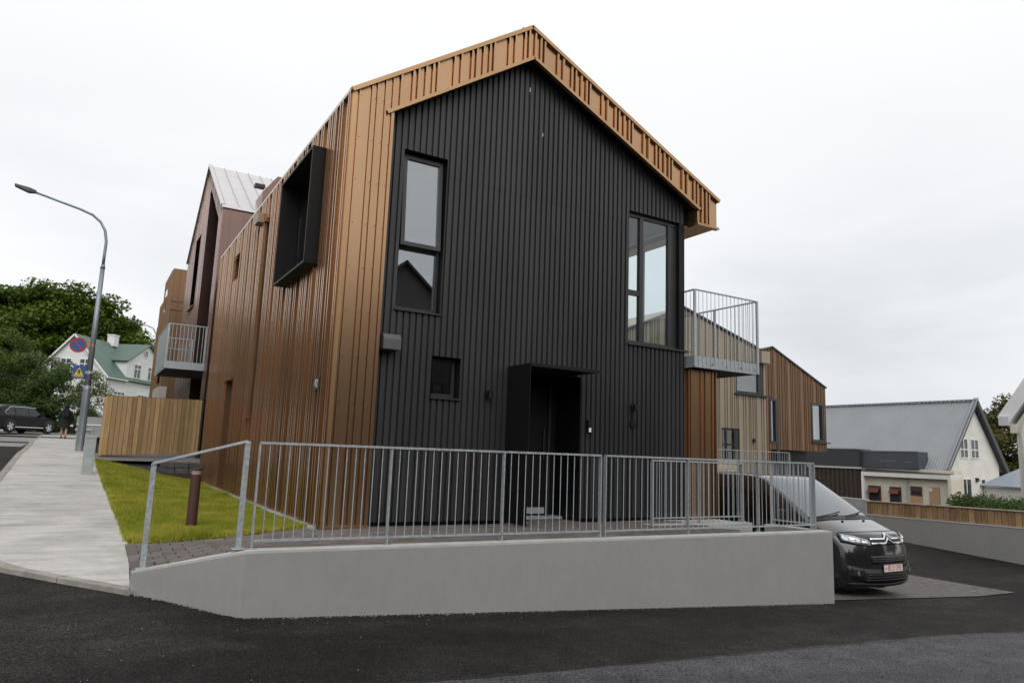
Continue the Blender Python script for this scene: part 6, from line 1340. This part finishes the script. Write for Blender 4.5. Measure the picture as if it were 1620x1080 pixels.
# ------------------------------------------------------------------ houses across the street (seen in reflections), several unseen ones added to darken the cladding
def opp(label, xc, yf, w, ze, za, mt, base=-2):
    o = thing('opposite_house', label, 'house', (xc, yf-5, base), 0, 'houses across the street')
    q = MB(); q.poly([(xc-w/2, yf, base), (xc+w/2, yf, base), (xc+w/2, yf, ze), (xc, yf, za), (xc-w/2, yf, ze)]); q.quad((xc-w/2, yf, base), (xc-w/2, yf-11, base), (xc-w/2, yf-11, ze), (xc-w/2, yf, ze)); q.quad((xc+w/2, yf, base), (xc+w/2, yf-11, base), (xc+w/2, yf-11, ze), (xc+w/2, yf, ze)); q.poly([(xc-w/2, yf-11, base), (xc+w/2, yf-11, base), (xc+w/2, yf-11, ze), (xc, yf-11, za), (xc-w/2, yf-11, ze)]); obj('wall', q, mt, o)
    q = MB(); s_ = (za-ze)/(w/2); roofslab(q, (xc-w/2-.3, yf+.3, ze-.3*s_), (xc, yf+.3, za), (xc, yf-11.3, za), (xc-w/2-.3, yf-11.3, ze-.3*s_), .12); roofslab(q, (xc, yf+.3, za), (xc+w/2+.3, yf+.3, ze-.3*s_), (xc+w/2+.3, yf-11.3, ze-.3*s_), (xc, yf-11.3, za), .12); obj('roof', q, DKGREY2, o)
    for x in (-w/4, w/4):
        for z in (.5, 3.6): pane_window(o, (x, 5.01, z-base), (1, 0, 0), (0, 0, 1), (0, 1, 0), 1.1, 1.4, fr=FRAME)
    q = MB(); q.box(xc-.5, xc+.5, yf+.0, yf+.06, base, .4); obj('door', q, DKBROWN, o)
opp('grey corrugated gabled house across the street, reflected in the tall window', 9.9, -22, 7.4, 7.0, 10.15, BIRD)
opp('low brick-red gabled house across the street behind the camera', -7.2, -24, 8.4, 4.4, 7.6, REDFR)
opp('unseen dark timber gabled house added left of the grey one to darken reflections', 1.6, -23, 7.6, 5.4, 8.6, DKBROWN)  # unseen, added so the lower bronze reflects something dark
opp('unseen tall grey house added far right behind the camera to darken reflections', 19.5, -23.5, 9, 6.2, 9.4, BIRD)  # added out of view to dim the front's low reflections
opp('unseen wide dark house added farthest right behind the camera to darken reflections', 31.5, -24, 12, 7.5, 10.8, DKBROWN)  # unseen, added tall to darken the reflection in the store cladding
OT = thing('unseen_tree', 'unseen broad tree added at the far right behind the camera to darken reflections', 'tree', (44, -20, -2))  # added out of view, covers bright low sky reflected by the store
cs, rs = ell_clumps((44, -20, 5.5), (6.5, 5, 5), 80, 1.2, -.9, .6, .3)
leaves(cs, rs, 14000, .4, name='crown', mt=LEAF_MAPLE, par=OT, up=.6); limbs(OT, (44, -20, -2), [tuple(cs[i]) for i in range(0, 50, 5)], .35)
opp('unseen cream house added beyond the left edge to darken side wall reflections', -14.5, 31, 9, 6.2, 9.4, CREAMW, .3)  # unseen, added to keep low sky out of the side wall's reflection
opp('unseen grey house added on the left to darken side wall reflections', -15, 15, 9, 5.4, 8.6, BIRD, -.5)  # added out of view for darker reflections on the long side
LT = thing('unseen_tree', 'unseen leafy tree added beyond the left edge to darken side wall reflections', 'tree', (-11.5, 39, .9))  # unseen, added beside the houses to darken the bronze side wall
cs, rs = ell_clumps((-11.6, 39, 6.2), (3.6, 4, 4.4), 80, 1.0, -.9, .6, .3)
leaves(cs, rs, 14000, .34, name='crown', mt=LEAF_MAPLE, par=LT, up=.6); limbs(LT, (-11.5, 39, .9), [tuple(cs[i]) for i in range(0, 50, 5)], .3)
